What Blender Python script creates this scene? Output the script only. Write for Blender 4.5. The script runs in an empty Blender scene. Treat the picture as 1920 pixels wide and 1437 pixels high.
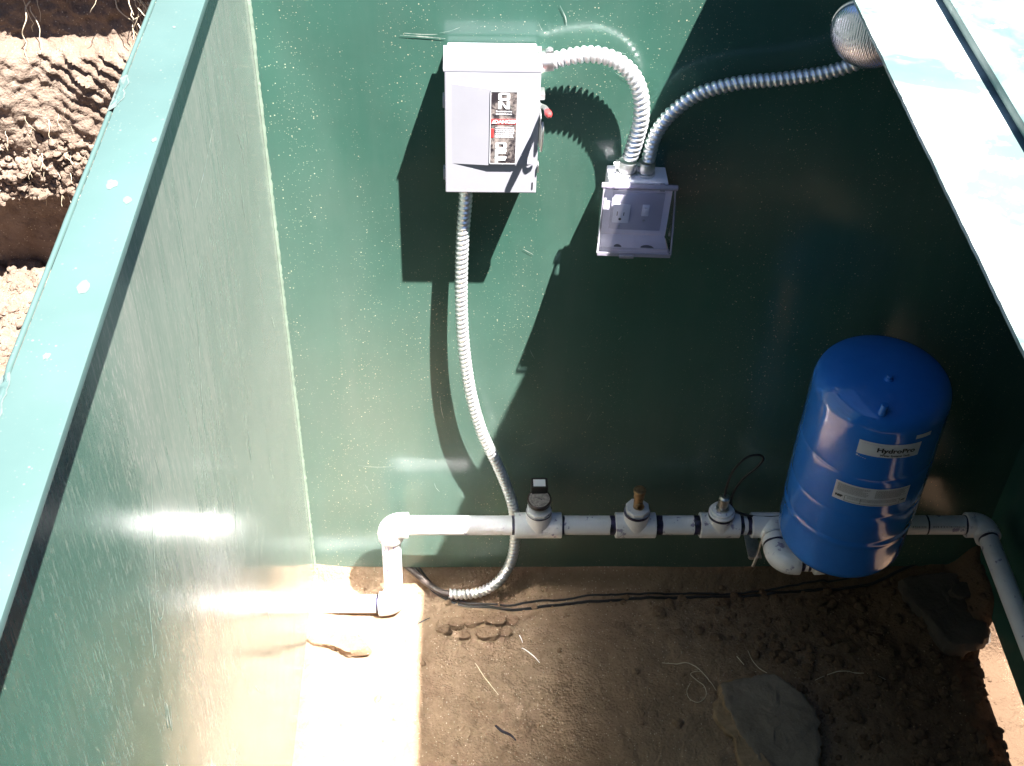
import bpy, bmesh, math, random
from mathutils import Vector, Matrix, noise
random.seed(7)
R = math.radians
sc = bpy.context.scene
COL = sc.collection

# ------------------------------------------------------------------ camera
cd = bpy.data.cameras.new("camera"); cam = bpy.data.objects.new("camera", cd); COL.objects.link(cam)
cd.sensor_width = 36.0; cd.lens = 2437.02 / 1920 * 36.0; cd.clip_start = 0.02; cd.clip_end = 500
RM = Matrix(((0.99936174, 0.0030599, 0.03559148), (-0.02426781, -0.67297662, 0.73926555), (0.02621431, -0.73965743, -0.67247282)))
mw = Matrix((RM.col[0], -RM.col[1], -RM.col[2])).transposed().to_4x4()
mw.translation = Vector((0.35344612, -1.97810215, 2.38675255))
cam.matrix_world = mw
sc.camera = cam

# ------------------------------------------------------------------ light
SUN = Vector((0.330, -0.317, 1.0)).normalized()
w = bpy.data.worlds.new("World"); sc.world = w; w.use_nodes = True
nt = w.node_tree; nt.nodes.clear()
sky = nt.nodes.new('ShaderNodeTexSky'); sky.sky_type = 'NISHITA'; sky.sun_disc = False
sky.sun_elevation = math.asin(SUN.z); sky.sun_rotation = math.atan2(SUN.x, SUN.y); sky.altitude = 2500; sky.air_density = 0.7; sky.dust_density = 0.3
bg = nt.nodes.new('ShaderNodeBackground'); bg.inputs[1].default_value = 0.05
wo = nt.nodes.new('ShaderNodeOutputWorld')
nt.links.new(sky.outputs[0], bg.inputs[0]); nt.links.new(bg.outputs[0], wo.inputs[0])
sl = bpy.data.lights.new("sun", 'SUN'); sl.energy = 5.0; sl.angle = R(0.53); sl.color = (1.0, 0.965, 0.91)
so = bpy.data.objects.new("sun", sl); COL.objects.link(so)
so.rotation_euler = SUN.to_track_quat('Z', 'Y').to_euler(); so.location = (3, -3, 9)
sc.view_settings.view_transform = 'Standard'; sc.view_settings.look = 'None'
sc.view_settings.exposure = 2.7; sc.view_settings.gamma = 1.0
sc.view_settings.use_curve_mapping = False
sc.cycles.caustics_reflective = True; sc.cycles.blur_glossy = 0.0; sc.cycles.caustics_refractive = True; sc.cycles.sample_clamp_indirect = 0.0; sc.cycles.max_bounces = 14; sc.cycles.diffuse_bounces = 6; sc.cycles.transparent_max_bounces = 16

# ------------------------------------------------------------------ helpers
class Geo:
    def __init__(s): s.v = []; s.f = []; s.m = []
    def add(s, v, f, m=0):
        b = len(s.v); s.v += [Vector(p) for p in v]; s.f += [tuple(i + b for i in q) for q in f]; s.m += [m] * len(f)
        return s

def basis(d):
    d = Vector(d).normalized()
    a = Vector((0, 0, 1)) if abs(d.z) < 0.9 else Vector((1, 0, 0))
    x = d.cross(a).normalized(); return x, d.cross(x).normalized(), d

def box(g, lo, hi, bev=0.0, m=0, rot=None):
    bm = bmesh.new(); bmesh.ops.create_cube(bm, size=1.0)
    lo = Vector(lo); hi = Vector(hi); c = (lo + hi) / 2; s = hi - lo
    for v in bm.verts: v.co = Vector((v.co.x * s.x, v.co.y * s.y, v.co.z * s.z))
    if bev: bmesh.ops.bevel(bm, geom=list(bm.edges), offset=bev, segments=2, affect='EDGES', profile=0.6)
    for v in bm.verts: v.co = (rot @ v.co if rot else v.co) + c
    bm.verts.index_update()
    g.add([v.co.copy() for v in bm.verts], [[v.index for v in f.verts] for f in bm.faces], m); bm.free()
    return g

def prism(g, pts, off, m=0):
    """closed polygon pts (3D) extruded by vector off"""
    n = len(pts); off = Vector(off); a = [Vector(p) for p in pts]
    g.add(a + [p + off for p in a], [tuple(range(n))[::-1], tuple(range(n, 2 * n))] + [(i, (i + 1) % n, n + (i + 1) % n, n + i) for i in range(n)], m)
    return g

def lathe(g, base, axis, prof, n=32, m=0, ref=None, a0=0.0):
    """prof: list of (r, h) along axis"""
    x, y, d = basis(axis); base = Vector(base)
    vs = []; fs = []
    for r, h in prof:
        for k in range(n):
            t = a0 + 2 * math.pi * k / n
            vs.append(base + d * h + (x * math.cos(t) + y * math.sin(t)) * max(r, 1e-5))
    for i in range(len(prof) - 1):
        for k in range(n):
            k2 = (k + 1) % n
            fs.append((i * n + k, i * n + k2, (i + 1) * n + k2, (i + 1) * n + k))
    fs.append(tuple(range(n))[::-1]); fs.append(tuple((len(prof) - 1) * n + k for k in range(n)))
    g.add(vs, fs, m); return g

def catmull(pts, step=0.004):
    P = [Vector(p) for p in pts]; P = [P[0] * 2 - P[1]] + P + [P[-1] * 2 - P[-2]]
    out = []
    for i in range(1, len(P) - 2):
        a, b, c, d = P[i - 1:i + 3]; n = max(2, int((c - b).length / step))
        for k in range(n):
            t = k / n
            out.append(0.5 * ((2 * b) + (c - a) * t + (2 * a - 5 * b + 4 * c - d) * t * t + (3 * b - a - 3 * c + d) * t ** 3))
    out.append(P[-2]); return out

def resample(pts, step):
    out = [pts[0].copy()]; acc = 0.0
    for i in range(1, len(pts)):
        a = pts[i - 1]; b = pts[i]; L = (b - a).length
        while L > 1e-9 and acc + L >= step:
            t = (step - acc) / L; a = a + (b - a) * t; out.append(a.copy()); L = (b - a).length; acc = 0.0
        acc += L
    return out

def sweep(g, pts, rad, n=12, m=0, cap=True, twist=None):
    """rad: number or function(i, arclength, angle)"""
    P = [Vector(p) for p in pts]; N = len(P)
    T = [(P[min(i + 1, N - 1)] - P[max(i - 1, 0)]).normalized() for i in range(N)]
    x, y, _ = basis(T[0]); vs = []; fs = []; s = 0.0
    for i in range(N):
        if i: s += (P[i] - P[i - 1]).length
        x = (x - T[i] * x.dot(T[i])).normalized(); y = T[i].cross(x)
        for k in range(n):
            t = 2 * math.pi * k / n
            r = rad(i, s, t) if callable(rad) else rad
            vs.append(P[i] + (x * math.cos(t) + y * math.sin(t)) * r)
    for i in range(N - 1):
        for k in range(n):
            k2 = (k + 1) % n; fs.append((i * n + k, i * n + k2, (i + 1) * n + k2, (i + 1) * n + k))
    if cap: fs.append(tuple(range(n))[::-1]); fs.append(tuple((N - 1) * n + k for k in range(n)))
    g.add(vs, fs, m); return g

def wloc(o):
    return (wloc(o.parent) if o.parent else Vector((0, 0, 0))) + o.location

def obj(name, g, mats, parent=None, angle=35, smooth=True, origin=None):
    me = bpy.data.meshes.new(name)
    if parent is not None: off = wloc(parent)
    elif origin is not None: off = Vector(origin)
    else:
        xs = [v.x for v in g.v]; ys = [v.y for v in g.v]; off = Vector(((min(xs) + max(xs)) / 2, (min(ys) + max(ys)) / 2, min(v.z for v in g.v)))
    me.from_pydata([tuple(v - off) for v in g.v], [], g.f)
    if not isinstance(mats, (list, tuple)): mats = [mats]
    for mt in mats: me.materials.append(mt)
    if len(mats) > 1: me.polygons.foreach_set('material_index', g.m)
    me.validate()
    bm = bmesh.new(); bm.from_mesh(me); bmesh.ops.recalc_face_normals(bm, faces=bm.faces); bm.to_mesh(me); bm.free()
    if smooth:
        me.shade_smooth(); me.set_sharp_from_angle(angle=R(angle))
    me.update()
    o = bpy.data.objects.new(name, me); COL.objects.link(o)
    if parent is not None: o.parent = parent
    else: o.location = off
    return o

def tag(o, label=None, cat=None, group=None, kind=None):
    if label: o['label'] = label
    if cat: o['category'] = cat
    if group: o['group'] = group
    if kind: o['kind'] = kind
    return o

def empty(name, loc, label, cat, group=None):
    o = bpy.data.objects.new(name, None); COL.objects.link(o); o.location = loc; o.empty_display_size = 0.05
    return tag(o, label, cat, group)

def text(name, s, size, mat, parent, M, depth=0.0003, bold=0.0, sx=1.0, warp=None, align='CENTER'):
    """text turned into a mesh; M maps the text plane (x right, y up) to the world"""
    cu = bpy.data.curves.new(name or 'lettering', 'FONT'); cu.body = s; cu.size = size; cu.align_x = align; cu.align_y = 'CENTER'
    cu.extrude = depth; cu.offset = bold; cu.resolution_u = 3
    to = bpy.data.objects.new(name or 'lettering', cu); COL.objects.link(to)
    dg = bpy.context.evaluated_depsgraph_get(); dg.update()
    me = bpy.data.meshes.new_from_object(to.evaluated_get(dg)); bpy.data.objects.remove(to); 
    g = Geo()
    vs = [Vector((v.co.x * sx, v.co.y, v.co.z)) for v in me.vertices]
    vs = [warp(v) for v in vs] if warp else [M @ v for v in vs]
    g.add(vs, [tuple(p.vertices) for p in me.polygons]); bpy.data.meshes.remove(me)
    return g if name is None or parent is None else obj(name, g, mat, parent, smooth=False)

# ------------------------------------------------------------------ node materials
class Mat:
    def __init__(s, name):
        s.m = bpy.data.materials.new(name); s.m.use_nodes = True; s.nt = s.m.node_tree; s.N = s.nt.nodes
        s.b = s.N['Principled BSDF']; s.out = s.N['Material Output']
        s.tc = s.N.new('ShaderNodeTexCoord').outputs['Object']
    def L(s, a, b): s.nt.links.new(a, b)
    def set(s, **k):
        for n, v in k.items():
            n = {'base': 'Base Color', 'rough': 'Roughness', 'metal': 'Metallic', 'ior': 'IOR', 'spec': 'Specular IOR Level', 'coat': 'Coat Weight', 'coatr': 'Coat Roughness', 'trans': 'Transmission Weight', 'sheen': 'Sheen Weight'}[n]
            i = s.b.inputs[n]
            if hasattr(v, 'links') or isinstance(v, bpy.types.NodeSocket): s.L(v, i)
            else: i.default_value = (*v, 1) if isinstance(v, tuple) and len(v) == 3 else v
        return s
    def map(s, scale=(1, 1, 1), rot=(0, 0, 0), loc=(0, 0, 0)):
        n = s.N.new('ShaderNodeMapping'); s.L(s.tc, n.inputs[0]); n.inputs['Scale'].default_value = scale; n.inputs['Rotation'].default_value = rot; n.inputs['Location'].default_value = loc
        return n.outputs[0]
    def noise(s, scale, det=4, rough=0.55, vec=None, dist=0.0, col=False):
        n = s.N.new('ShaderNodeTexNoise'); s.L(vec or s.tc, n.inputs[0]); n.inputs['Scale'].default_value = scale; n.inputs['Detail'].default_value = det
        n.inputs['Roughness'].default_value = rough; n.inputs['Distortion'].default_value = dist; return n.outputs[1 if col else 0]
    def vor(s, scale, vec=None, out='Distance', feat='F1', rnd=1.0):
        n = s.N.new('ShaderNodeTexVoronoi'); n.feature = feat; s.L(vec or s.tc, n.inputs[0]); n.inputs['Scale'].default_value = scale; n.inputs['Randomness'].default_value = rnd
        return n.outputs[out]
    def ramp(s, x, a, b, ca=0.0, cb=1.0):
        n = s.N.new('ShaderNodeMapRange'); s.L(x, n.inputs[0]); n.clamp = True
        for i, v in enumerate((a, b, ca, cb)): n.inputs[i + 1].default_value = v
        return n.outputs[0]
    def math(s, op, a, b=0.0, c=None):
        n = s.N.new('ShaderNodeMath'); n.operation = op
        for i, v in enumerate((a, b) if c is None else (a, b, c)):
            if isinstance(v, bpy.types.NodeSocket): s.L(v, n.inputs[i])
            else: n.inputs[i].default_value = v
        return n.outputs[0]
    def mix(s, f, a, b):
        n = s.N.new('ShaderNodeMix'); n.data_type = 'RGBA'
        for i, v in ((0, f), (6, a), (7, b)):
            if isinstance(v, bpy.types.NodeSocket): s.L(v, n.inputs[i])
            else: n.inputs[i].default_value = (*v, 1) if isinstance(v, tuple) else v
        return n.outputs[2]
    def sep(s, v=None):
        n = s.N.new('ShaderNodeSeparateXYZ'); s.L(v or s.tc, n.inputs[0]); return n.outputs
    def bump(s, h, dist, strength=1.0):
        n = s.N.new('ShaderNodeBump'); s.L(h, n.inputs['Height']); n.inputs['Distance'].default_value = dist; n.inputs['Strength'].default_value = strength
        s.L(n.outputs[0], s.b.inputs['Normal']); return s

GREEN = (0.027, 0.092, 0.069)
def gel(name, dusty=0.1, streak_axis=None, speck=1.0, chalk=0.0, rough=0.17, green=GREEN, film=(0.205, 0.215, 0.19), extra=None):
    m = Mat(name)
    n1 = m.noise(3.0, 5, 0.6); 
    base = m.mix(m.ramp(n1, 0.3, 0.7), tuple(c * 0.86 for c in green), tuple(c * 1.12 for c in green))
    f = m.ramp(m.noise(1.6, 6, 0.65), 0.35, 0.75, dusty * 0.3, dusty * 1.5)
    if streak_axis:
        st = m.noise(1.0, 5, 0.7, m.map(streak_axis)); st2 = m.noise(1.0, 3, 0.6, m.map(tuple(a * 2.2 for a in streak_axis)))
        f = m.math('MULTIPLY', f, m.ramp(st, 0.36, 0.72, 0.5, 1.9))
        f = m.math('MULTIPLY', f, m.ramp(st2, 0.3, 0.7, 0.65, 1.35))
    if extra: f = extra(m, f)
    base = m.mix(f, base, film)
    # fine dust specks
    v = m.vor(150.0); c = m.sep(m.vor(150.0, out='Color'))[0]
    sp = m.math('MULTIPLY', m.ramp(v, 0.10, 0.22, 1.0, 0.0), m.ramp(c, 0.80 , 0.84))
    clump = m.ramp(m.noise(9.0, 5, 0.75, m.map((1, 1, 0.16))), 0.42, 0.60)
    v2 = m.vor(330.0); c2 = m.sep(m.vor(330.0, out='Color'))[0]
    sp2 = m.math('MULTIPLY', m.ramp(v2, 0.12, 0.3, 0.7, 0.0), m.ramp(c2, 0.82, 0.86))
    sp = m.math('MULTIPLY', m.math('MAXIMUM', sp, sp2), m.math('MULTIPLY', clump, speck))
    base = m.mix(sp, base, (0.52, 0.47, 0.33))
    if chalk:
        k = m.math('MULTIPLY', m.ramp(m.noise(6.0, 8, 0.62, dist=0.4), 0.42, 0.62), chalk)
        k = m.math('MAXIMUM', k, m.math('MULTIPLY', m.ramp(m.noise(28.0, 6, 0.6), 0.60, 0.70), min(1, chalk + .2)))
        base = m.mix(k, base, (0.62, 0.66, 0.62)); 
    m.set(base=base, rough=m.ramp(m.noise(9.0, 5, 0.6), 0.3, 0.7, rough * 0.75, rough * 1.35), ior=1.5)
    h = m.math('ADD', m.math('MULTIPLY', m.noise(2.2, 2, 0.4), 1.0), m.math('MULTIPLY', m.noise(60.0, 3, 0.5), 0.02))
    m.bump(h, 0.02, 0.35)
    return m

def left_extra(m, f):
    x, y, z = m.sep()
    fl = m.ramp(m.noise(1.0, 4, 0.75, m.map((260, 260, 40), rot=(R(4), 0, 0))), 0.54, 0.62, 0.0, 0.9)     # flecks of dried splash
    fl = m.math('MULTIPLY', fl, m.ramp(m.noise(6.0, 5, 0.7, m.map((1, 1, 0.4))), 0.38, 0.62, 0.15, 1.0))
    dk = m.ramp(m.noise(1.0, 5, 0.7, m.map((90, 90, 5), rot=(R(-5), 0, 0))), 0.5, 0.66, 1.0, 0.25)
    f = m.math('ADD', m.math('MULTIPLY', f, dk), m.math('MULTIPLY', fl, 0.6))
    near = m.ramp(m.math('ADD', y, m.math('MULTIPLY', m.noise(5.0, 4), 0.12)), -0.21, -0.05, 0.0, 0.55)   # dirt film by the corner
    wide = m.ramp(m.math('ADD', y, m.math('MULTIPLY', m.noise(3.0, 5), 0.3)), -0.62, -0.05, 0.0, 0.20)
    f = m.math('ADD', f, m.math('MULTIPLY', wide, m.ramp(m.noise(1.0, 5, 0.7, m.map((150, 150, 10))), 0.3, 0.65, 0.5, 1.25)))
    f = m.math('ADD', f, m.math('MULTIPLY', near, m.ramp(m.noise(1.0, 5, 0.65, m.map((60, 60, 3.0))), 0.3, 0.6, 0.55, 1.0)))
    # hand-wiped clean smear
    du = m.math('ADD', y, 0.419); dv = m.math('ADD', z, -1.057)
    al = m.math('ADD', m.math('MULTIPLY', du, -6.5), m.math('MULTIPLY', dv, -7.6)); be = m.math('ADD', m.math('MULTIPLY', dv, -12.6), m.math('MULTIPLY', du, 13.0))
    d = m.math('POWER', m.math('ADD', m.math('POWER', al, 2.0), m.math('POWER', be, 2.0)), 0.5)
    k = m.ramp(m.math('ADD', d, m.math('MULTIPLY', m.noise(1, 4, .6, m.map((60, 60, 20))), 0.9)), 1.0, 1.75, 0.0, 1.0)
    return m.math('MULTIPLY', f, k)

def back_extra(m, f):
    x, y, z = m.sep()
    k = m.ramp(m.math('ADD', m.math('ADD', z, m.math('MULTIPLY', x, 0.55)), m.math('MULTIPLY', m.noise(5, 5), 0.3)), 0.28, 0.95, 0.26, 0.03)  # dust film, also toned to the light: thinned where the wall is shaded
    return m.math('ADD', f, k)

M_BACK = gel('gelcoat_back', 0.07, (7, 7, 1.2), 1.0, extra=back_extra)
M_LEFT = gel('gelcoat_left', 0.10, (190, 190, 9.0), 2.6, rough=0.17, extra=left_extra)
M_WALL = gel('gelcoat_plain', 0.08, (9, 9, 1.5), 0.6)
M_RIM = gel('gelcoat_rim', 0.10, None, 0.2, 0.0, rough=0.38, green=(0.058, 0.104, 0.098), film=(0.11, 0.15, 0.145))
M_DECK = gel('gelcoat_deck', 0.5, None, 0.1, 0.65, rough=0.4, green=(0.05, 0.105, 0.10), film=(0.17, 0.215, 0.21))
M_LID = gel('gelcoat_lid', 0.12, None, 0.1, 0.25, rough=0.35, green=(0.05, 0.115, 0.105), film=(0.16, 0.22, 0.2))
M_EDGE = gel('gelcoat_edge', 0.1, None, 0.0, 0.0, rough=0.4, green=(0.10, 0.34, 0.22))

def simple(name, base, rough=0.5, metal=0.0, var=0.12, scale=20.0, bump=0.0, bscale=80.0, **k):
    m = Mat(name); c = m.mix(m.ramp(m.noise(scale, 5, 0.6), 0.3, 0.7), tuple(x * (1 - var) for x in base), tuple(min(1, x * (1 + var)) for x in base))
    m.set(base=c, rough=rough, metal=metal, **k)
    if bump: m.bump(m.noise(bscale, 4, 0.6), bump)
    return m

m = Mat('mark'); k = m.ramp(m.noise(70, 4, 0.6), 0.42, 0.6, 0.25, 1.0)
m.set(base=m.mix(k, (0.05, 0.12, 0.10), (0.30, 0.33, 0.29)), rough=0.45); M_MARK = m

def dirtmat(name, a, b, c, fine=1.0, dark_from=None):
    m = Mat(name)
    n = m.noise(2.2, 8, 0.62); n2 = m.noise(26.0, 8, 0.65)
    base = m.mix(m.ramp(n, 0.35, 0.68), a, b); base = m.mix(m.ramp(n2, 0.4, 0.75, 0, 0.6), base, c)
    g = m.sep(m.vor(240.0, out='Color'))[0]
    base = m.mix(m.math('MULTIPLY', m.ramp(g, 0.9, 0.94), m.ramp(m.vor(240.0), 0.2, 0.45, 0.7, 0)), base, (0.55, 0.47, 0.36))
    if dark_from:   # darker soil towards the back right corner
        x, y, z = m.sep(); k = m.ramp(m.math('ADD', m.math('ADD', x, m.math('MULTIPLY', y, 0.5)), m.math('MULTIPLY', m.noise(4.0, 6, .65), 0.5)), dark_from, dark_from + 0.45)
        k = m.math('MULTIPLY', k, m.ramp(x, 1.49, 1.56, 1.0, 0.0)); base = m.mix(k, base, (0.115, 0.072, 0.045)); base = m.mix(m.ramp(x, 1.49, 1.57, 0.0, 0.8), base, (0.44, 0.37, 0.29))  # soil by the right wall painted paler, brightening the sun patch there
    h = m.math('ADD', m.math('MULTIPLY', m.noise(45.0, 8, 0.7), 1.0), m.math('MULTIPLY', m.vor(150.0), 0.25 * fine))
    m.set(base=base, rough=0.95, spec=0.2); m.bump(h, 0.012, 0.8); return m
M_DIRT = dirtmat('floor_dirt', (0.25, 0.166, 0.107), (0.32, 0.227, 0.155), (0.18, 0.114, 0.07), dark_from=0.25)
M_LOWBOUNCE = dirtmat('low_bounce_dirt', (0.085, 0.056, 0.036), (0.12, 0.082, 0.055), (0.06, 0.038, 0.024))  # unseen front floor darkened to cut light bounced into the shade
M_BANK = dirtmat('bank_dirt', (0.165, 0.118, 0.092), (0.24, 0.185, 0.147), (0.105, 0.066, 0.044))
M_CLOD = dirtmat('clod_dirt', (0.22, 0.142, 0.09), (0.28, 0.19, 0.125), (0.16, 0.10, 0.06), dark_from=0.25)
m = Mat('slab_rock'); m.set(base=m.mix(m.ramp(m.noise(9, 6, .6), .35, .7), (0.13, 0.103, 0.08), (0.20, 0.162, 0.13)), rough=0.85); m.bump(m.noise(60, 8, 0.65), 0.006, 0.7); M_ROCK = m
m = Mat('ochre_rock'); m.set(base=m.mix(m.ramp(m.noise(1, 6, .6, m.map((14, 60, 14))), .35, .7), (0.19, 0.125, 0.072), (0.27, 0.185, 0.115)), rough=0.9); m.bump(m.noise(60, 8, 0.65), 0.006, 0.7); M_OCHRE = m

m = Mat('dark_rock'); m.set(base=m.mix(m.ramp(m.noise(9, 6, .6), .35, .7), (0.055, 0.043, 0.034), (0.09, 0.07, 0.055)), rough=0.85); m.bump(m.noise(60, 8, 0.65), 0.006, 0.7); M_DROCK = m
def pvc(name):
    m = Mat(name)
    b = m.mix(m.ramp(m.noise(14, 6, 0.65), 0.35, 0.7), (0.74, 0.72, 0.74), (0.82, 0.81, 0.83))
    b = m.mix(m.math('MULTIPLY', m.ramp(m.noise(33, 5, 0.6), 0.615, 0.65), 0.75), b, (0.16, 0.12, 0.27))
    b = m.mix(m.ramp(m.noise(6, 7, 0.7), 0.5, 0.8, 0, 0.35), b, (0.48, 0.38, 0.27))
    m.set(base=b, rough=0.32); m.bump(m.noise(120, 3), 0.0006); return m
M_PVC = pvc('pvc_white')
m = Mat('primer'); m.set(base=m.mix(m.ramp(m.noise(60, 5, .7), .4, .6), (0.010, 0.009, 0.014), (0.04, 0.03, 0.085)), rough=0.3); M_PRIM = m
M_BOX = simple('enclosure_grey', (0.33, 0.325, 0.365), 0.33, 0, 0.05, 8)
M_BOX2 = simple('outlet_box_grey', (0.82, 0.80, 0.87), 0.4, 0, 0.06, 12)
M_FLEX = simple('flexible_steel', (0.86, 0.86, 0.88), 0.36, 0.82, 0.10, 60)
M_ZINC = simple('zinc_casting', (0.66, 0.66, 0.66), 0.42, 1.0, 0.15, 120, 0.0006, 250)
M_BRASS = simple('brass', (0.50, 0.34, 0.17), 0.38, 1.0, 0.3, 90)
M_DBRASS = simple('tarnished_brass', (0.30, 0.20, 0.11), 0.5, 0.8, 0.4, 90)
M_BLACK = simple('black_rubber', (0.014, 0.013, 0.013), 0.45, 0, 0.3)
M_BLK = simple('black_ink', (0.012, 0.012, 0.014), 0.5)
M_RED = simple('red_plastic', (0.62, 0.05, 0.05), 0.35)
M_WHITE = simple('white_paint', (0.85, 0.85, 0.86), 0.4, 0, 0.02)
M_LAB = simple('label_paper', (0.62, 0.62, 0.66), 0.35, 0, 0.06, 30)
M_DARKGREY = simple('dark_grey', (0.12, 0.12, 0.13), 0.5)
M_PLATE = simple('plate_grey', (0.50, 0.48, 0.56), 0.45, 0, 0.05)
M_IVORY = simple('device_grey', (0.86, 0.85, 0.9), 0.35, 0, 0.03)
M_BLUEINK = simple('blue_ink', (0.05, 0.25, 0.5), 0.5)
m = Mat('tank_blue'); m.set(base=m.mix(m.ramp(m.noise(7, 5, .6), .3, .7), (0.019, 0.152, 0.56), (0.024, 0.18, 0.64)), rough=m.ramp(m.noise(11, 5, .6), .3, .7, 0.09, 0.17), coat=0.5, coatr=0.06); m.bump(m.noise(9, 3, .5), 0.004, 0.25); M_TANK = m
m = Mat('label_worn'); b = m.mix(m.ramp(m.noise(60, 8, .7, dist=1.0), .42, .62), (0.03, 0.025, 0.03), (0.33, 0.28, 0.26)); m.set(base=b, rough=0.3); M_WORN = m
m = Mat('gauge_face'); m.set(base=m.mix(m.ramp(m.noise(160, 6, .7), .4, .65), (0.32, 0.29, 0.26), (0.14, 0.12, 0.11)), rough=0.3); M_GAUGE = m
m = Mat('root_fibre'); m.set(base=m.mix(m.noise(40, 4), (0.45, 0.36, 0.24), (0.66, 0.58, 0.44)), rough=0.8); M_ROOT = m
m = Mat('straw'); m.set(base=m.mix(m.noise(40, 4), (0.60, 0.50, 0.33), (0.78, 0.70, 0.52)), rough=0.7); M_STRAW = m
# lamp lens: moulded glass over a silvered bowl
m = Mat('lamp_lens'); x, y, z = m.sep(m.map(rot=(0, 0, R(45))))
hx = m.math('SINE', m.math('MULTIPLY', x, 1500.0)); hy = m.math('SINE', m.math('MULTIPLY', y, 1500.0))
m.set(base=(0.62, 0.64, 0.76), rough=0.26, metal=0.85, coat=1.0, coatr=0.08); m.bump(m.math('MULTIPLY', hx, hy), 0.0004, 0.5); M_LENS = m
# clear cover: a thin sheet of polycarbonate
m = Mat('clear_plastic'); tr = m.N.new('ShaderNodeBsdfTransparent'); tr.inputs[0].default_value = (0.93, 0.92, 0.96, 1)
gl = m.N.new('ShaderNodeBsdfGlossy'); gl.inputs['Roughness'].default_value = 0.10
df = m.N.new('ShaderNodeBsdfDiffuse'); df.inputs[0].default_value = (0.7, 0.66, 0.78, 1)
fr = m.N.new('ShaderNodeFresnel'); fr.inputs[0].default_value = 1.55
m1 = m.N.new('ShaderNodeMixShader'); m2 = m.N.new('ShaderNodeMixShader'); m1.inputs[0].default_value = 0.025
m.L(tr.outputs[0], m1.inputs[1]); m.L(df.outputs[0], m1.inputs[2]); m.L(fr.outputs[0], m2.inputs[0]); m.L(m1.outputs[0], m2.inputs[1]); m.L(gl.outputs[0], m2.inputs[2]); m.L(m2.outputs[0], m.out.inputs[0]); M_CLEAR = m
for k in [k for k in globals() if k.startswith('M_')]: globals()[k] = globals()[k].m

# ------------------------------------------------------------------ ground inside and around the pit liner
W, YF, H = 1.566, -1.62, 1.68     # liner width, front wall, rim height
def fbm(x, y, z=0.0, s=1.0, o=5): return noise.fractal(Vector((x * s, y * s, z * s)), 0.9, 2.1, o)
def sst(x, a, b):
    t = min(1, max(0, (x - a) / (b - a))); return t * t * (3 - 2 * t)
def gz(x, y):
    z = -0.058 + 0.010 * fbm(x, y, 0, 3.0) + 0.006 * fbm(x, y, 3, 14.0, 4)
    z += (0.052 * sst(y, -0.035 + 0.01 * fbm(x, 0, 0, 8), 0.012))                     # dirt bank under the back wall
    z += 0.03 * (1 - sst(x, -0.02, 0.12)) * sst(y, -0.9, -0.1)
    dip = sst(x, 1.46, 1.60) * sst(-y, 0.13, 0.24)
    z -= 0.055 * dip + 0.03 * sst(x, 1.56, 1.7) * sst(-y, .1, .25)
    z += 0.080 * sst(x, 1.50, 1.56) * (1 - sst(-y, 0.13 + .015 * fbm(x, y, 0, 20), 0.19)) * (1 - sst(x, 1.62, 1.7))
    z += 0.030 * (1 - sst(math.hypot((x - 1.48) / 0.17, (y + 0.09) / 0.13), 0.5, 1.1))
    clod = sst(x + 0.6 * y, 0.9, 1.25) * 0.5 + 0.5
    d = noise.voronoi(Vector((x * 32, y * 32, 0.0)))[0]
    z += 0.010 * clod * max(0, fbm(x, y, 7, 25.0, 3)) * (1.2 - d[0])
    return z
def grid(x0, x1, y0, y1, st, fz, x_ax=lambda u, v, h: (u, v, h)):
    nx = int((x1 - x0) / st) + 1; ny = int((y1 - y0) / st) + 1; g = Geo(); vs = []
    for j in range(ny):
        for i in range(nx):
            u = x0 + (x1 - x0) * i / (nx - 1); v = y0 + (y1 - y0) * j / (ny - 1); vs.append(x_ax(u, v, fz(u, v)))
    g.add(vs, [(j * nx + i, j * nx + i + 1, (j + 1) * nx + i + 1, (j + 1) * nx + i) for j in range(ny - 1) for i in range(nx - 1)])
    return g
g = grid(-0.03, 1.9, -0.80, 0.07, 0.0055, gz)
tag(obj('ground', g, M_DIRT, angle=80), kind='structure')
def gz2(x, y): return gz(x, y) - 0.004 * sst(y, -0.83, -0.79)
g = grid(-0.03, 2.8, -2.9, -0.79, 0.03, gz2)
tag(obj('ground', g, M_LOWBOUNCE, angle=80), kind='structure')

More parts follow.
